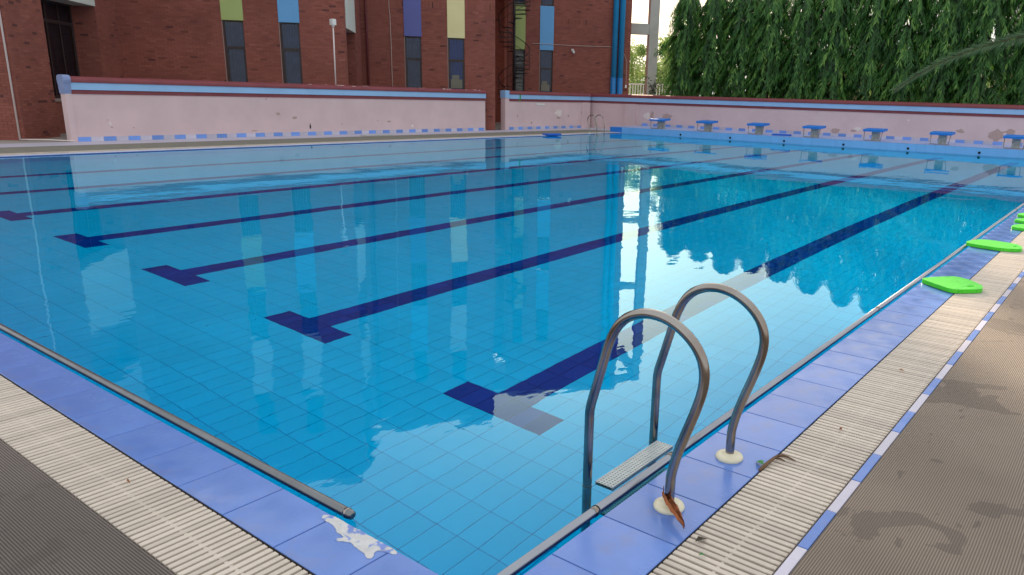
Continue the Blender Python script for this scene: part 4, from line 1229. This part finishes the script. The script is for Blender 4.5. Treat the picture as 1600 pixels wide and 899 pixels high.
t = thing('tan_building', 'low tan rendered building glimpsed through gaps in the mast trees', 'building')
mb = MB(); mb.box(-19.5, -1.0, 44, 50, 0, 3.9); build(mb, 'wall', M_tan, t)
mb = MB(); mb.box(-19.8, -.7, 43.7, 50.3, 3.9, 4.1); build(mb, 'roof', M_conc, t)
for x in (-16, -12.5, -9, -5.5):
    mb = MB(); mb.box(x, x + 1.1, 43.97, 44.0, 1.2, 2.6); w_ = build(mb, 'window', M_frame, t)
    mb = MB(); mb.box(x + .08, x + 1.02, 43.955, 43.968, 1.28, 2.52); build(mb, 'pane', M_dark, w_)

# ------------------------------------------------------------------ small things on the deck
t = thing('drain_cover', 'small dark drain cover lying on the far paving near the long pink wall', 'drain cover')
mb = MB(); mb.box(-22.3, -21.95, 17.3, 18.5, .006, .035, bev=.006); build(mb, 'lid', M_conc, t)
# white smear on the coping corner
rnd = random.Random(11)
mb = MB()
ol = [(-2.305, 1.53), (-2.27, 1.549), (-2.23, 1.550), (-2.17, 1.549), (-2.12, 1.550), (-2.05, 1.549), (-1.98, 1.550), (-1.92, 1.549), (-1.885, 1.543), (-1.885, 1.53), (-1.91, 1.522), (-1.935, 1.52), (-1.96, 1.505), (-1.945, 1.485), (-1.93, 1.46), (-1.95, 1.455), (-1.985, 1.47), (-2.035, 1.472), (-2.06, 1.48), (-2.085, 1.473), (-2.12, 1.452), (-2.135, 1.456), (-2.11, 1.483), (-2.14, 1.49), (-2.165, 1.487), (-2.185, 1.502), (-2.225, 1.512), (-2.265, 1.508), (-2.295, 1.515)]
for _ in range(2):
    q = []
    for a, b2 in zip(ol, ol[1:] + ol[:1]):
        q += [(a[0] * .75 + b2[0] * .25, a[1] * .75 + b2[1] * .25), (a[0] * .25 + b2[0] * .75, a[1] * .25 + b2[1] * .75)]
    ol = [(x + rnd.uniform(-.0012, .0012), min(y + rnd.uniform(-.0012, .0012), 1.551)) for x, y in q]
bm = bmesh.new()
vs = [bm.verts.new((x, y, .0032)) for x, y in ol]
es = [bm.edges.new((vs[i], vs[(i + 1) % len(vs)])) for i in range(len(vs))]
bmesh.ops.triangle_fill(bm, use_beauty=True, edges=es)
r_ = bmesh.ops.extrude_face_region(bm, geom=list(bm.faces))
bmesh.ops.translate(bm, verts=[v for v in r_['geom'] if isinstance(v, bmesh.types.BMVert)], vec=(0, 0, -.0028))
bmesh.ops.recalc_face_normals(bm, faces=bm.faces)
me = bpy.data.meshes.new('grout_smear'); bm.to_mesh(me); bm.free(); me.materials.append(M_patch)
o = P(link('grout_smear', me), label='rough white grout smear on the lilac coping beyond the steel tube end', category='grout smear')
# dry leaf on ladder flange
t = thing('dry_leaf', 'curled brown dry leaf lying across the near ladder flange', 'leaf', (-1.285, 2.415, .030), math.radians(-38))
mb = MB(); n = 14; prof = []
for i in range(n + 1):
    u = i / n; prof.append((-.035 + .21 * u, .040 * math.sin(PI * min(1, u * .9 + .08)) ** .7 * (1 - .35 * u)))
for s in range(2):
    sg = 1 if s else -1
    for i in range(n):
        x0, w0 = prof[i]; x1, w1 = prof[i + 1]; z_ = lambda x: .010 - .15 * max(0, x) ** 1.1 * (1 if x < .13 else .97) + .003 * math.sin(x * 130)
        mb.face([(x0, 0, z_(x0)), (x1, 0, z_(x1)), (x1, sg * w1 * .62, z_(x1) + .016), (x0, sg * w0 * .62, z_(x0) + .016)], .5, True)
        mb.face([(x0, sg * w0 * .62, z_(x0) + .016), (x1, sg * w1 * .62, z_(x1) + .016), (x1, sg * w1 * .3, z_(x1) + .026), (x0, sg * w0 * .3, z_(x0) + .026)], .5, True)
build(mb, 'blade', M_leafdry, t)
mb = MB(); mb.tube([(-.03, 0, .016), (-.05, .004, .03), (-.056, .006, .045)], .0022, 5); build(mb, 'stalk', M_twig, t)
# twig with green leaf
t = thing('twig', 'forked dry twig with a small green leaf on the grate near the ladder', 'twig')
mb = MB()
mb.tube([(-1.125, 2.965, .006), (-1.12, 3.02, .012), (-1.115, 3.07, .016), (-1.108, 3.125, .02)], [.006, .009, .008, .006], 7)
mb.tube([(-1.11, 3.12, .018), (-1.09, 3.14, .022), (-1.07, 3.15, .018), (-1.03, 3.155, .008)], [.006, .0065, .005, .002], 6)
mb.tube([(-1.112, 3.10, .017), (-1.085, 3.105, .022), (-1.06, 3.10, .018)], [.005, .004, .002], 5)
build(mb, 'stem', M_twig, t)
mb = MB(); add_leaf(mb, Vector((-1.125, 3.01, .014)), Vector((-.85, .55, -.02)).normalized(), .06, .036, Vector((0, 0, 1)), .5); build(mb, 'leaf_blade', M_leafg, t)
def scrap(x, y, L_, rz, mat, label, name='leaf_fragment', cat='leaf'):
    mb = MB(); add_leaf(mb, Vector((0, 0, 0)), Vector((1, 0, .05)).normalized(), L_, L_ * .45, Vector((0, 0, 1)), .5)
    o = build(mb, name, mat, None, (x, y, .012), (0, 0, rz)); o['label'] = label; o['category'] = cat
scrap(-1.03, 2.20, .03, .8, M_leafg, 'tiny green leaf fragment on the right grate near the bottom edge')
scrap(-3.13, 1.17, .022, .3, M_leafdry, 'tiny brown leaf fragment on the left grate')
scrap(-.97, 3.62, .03, 2.2, M_leafdry, 'small brown leaf fragment on the right grate beyond the twig')
scrap(-1.08, 2.27, .06, 1.2, M_gutter, 'dark scrap of debris caught in the right grate below the dry leaf', 'debris', 'debris')
scrap(-.98, 4.75, .04, .2, M_leafdry, 'brown leaf scrap midway up the right grate')
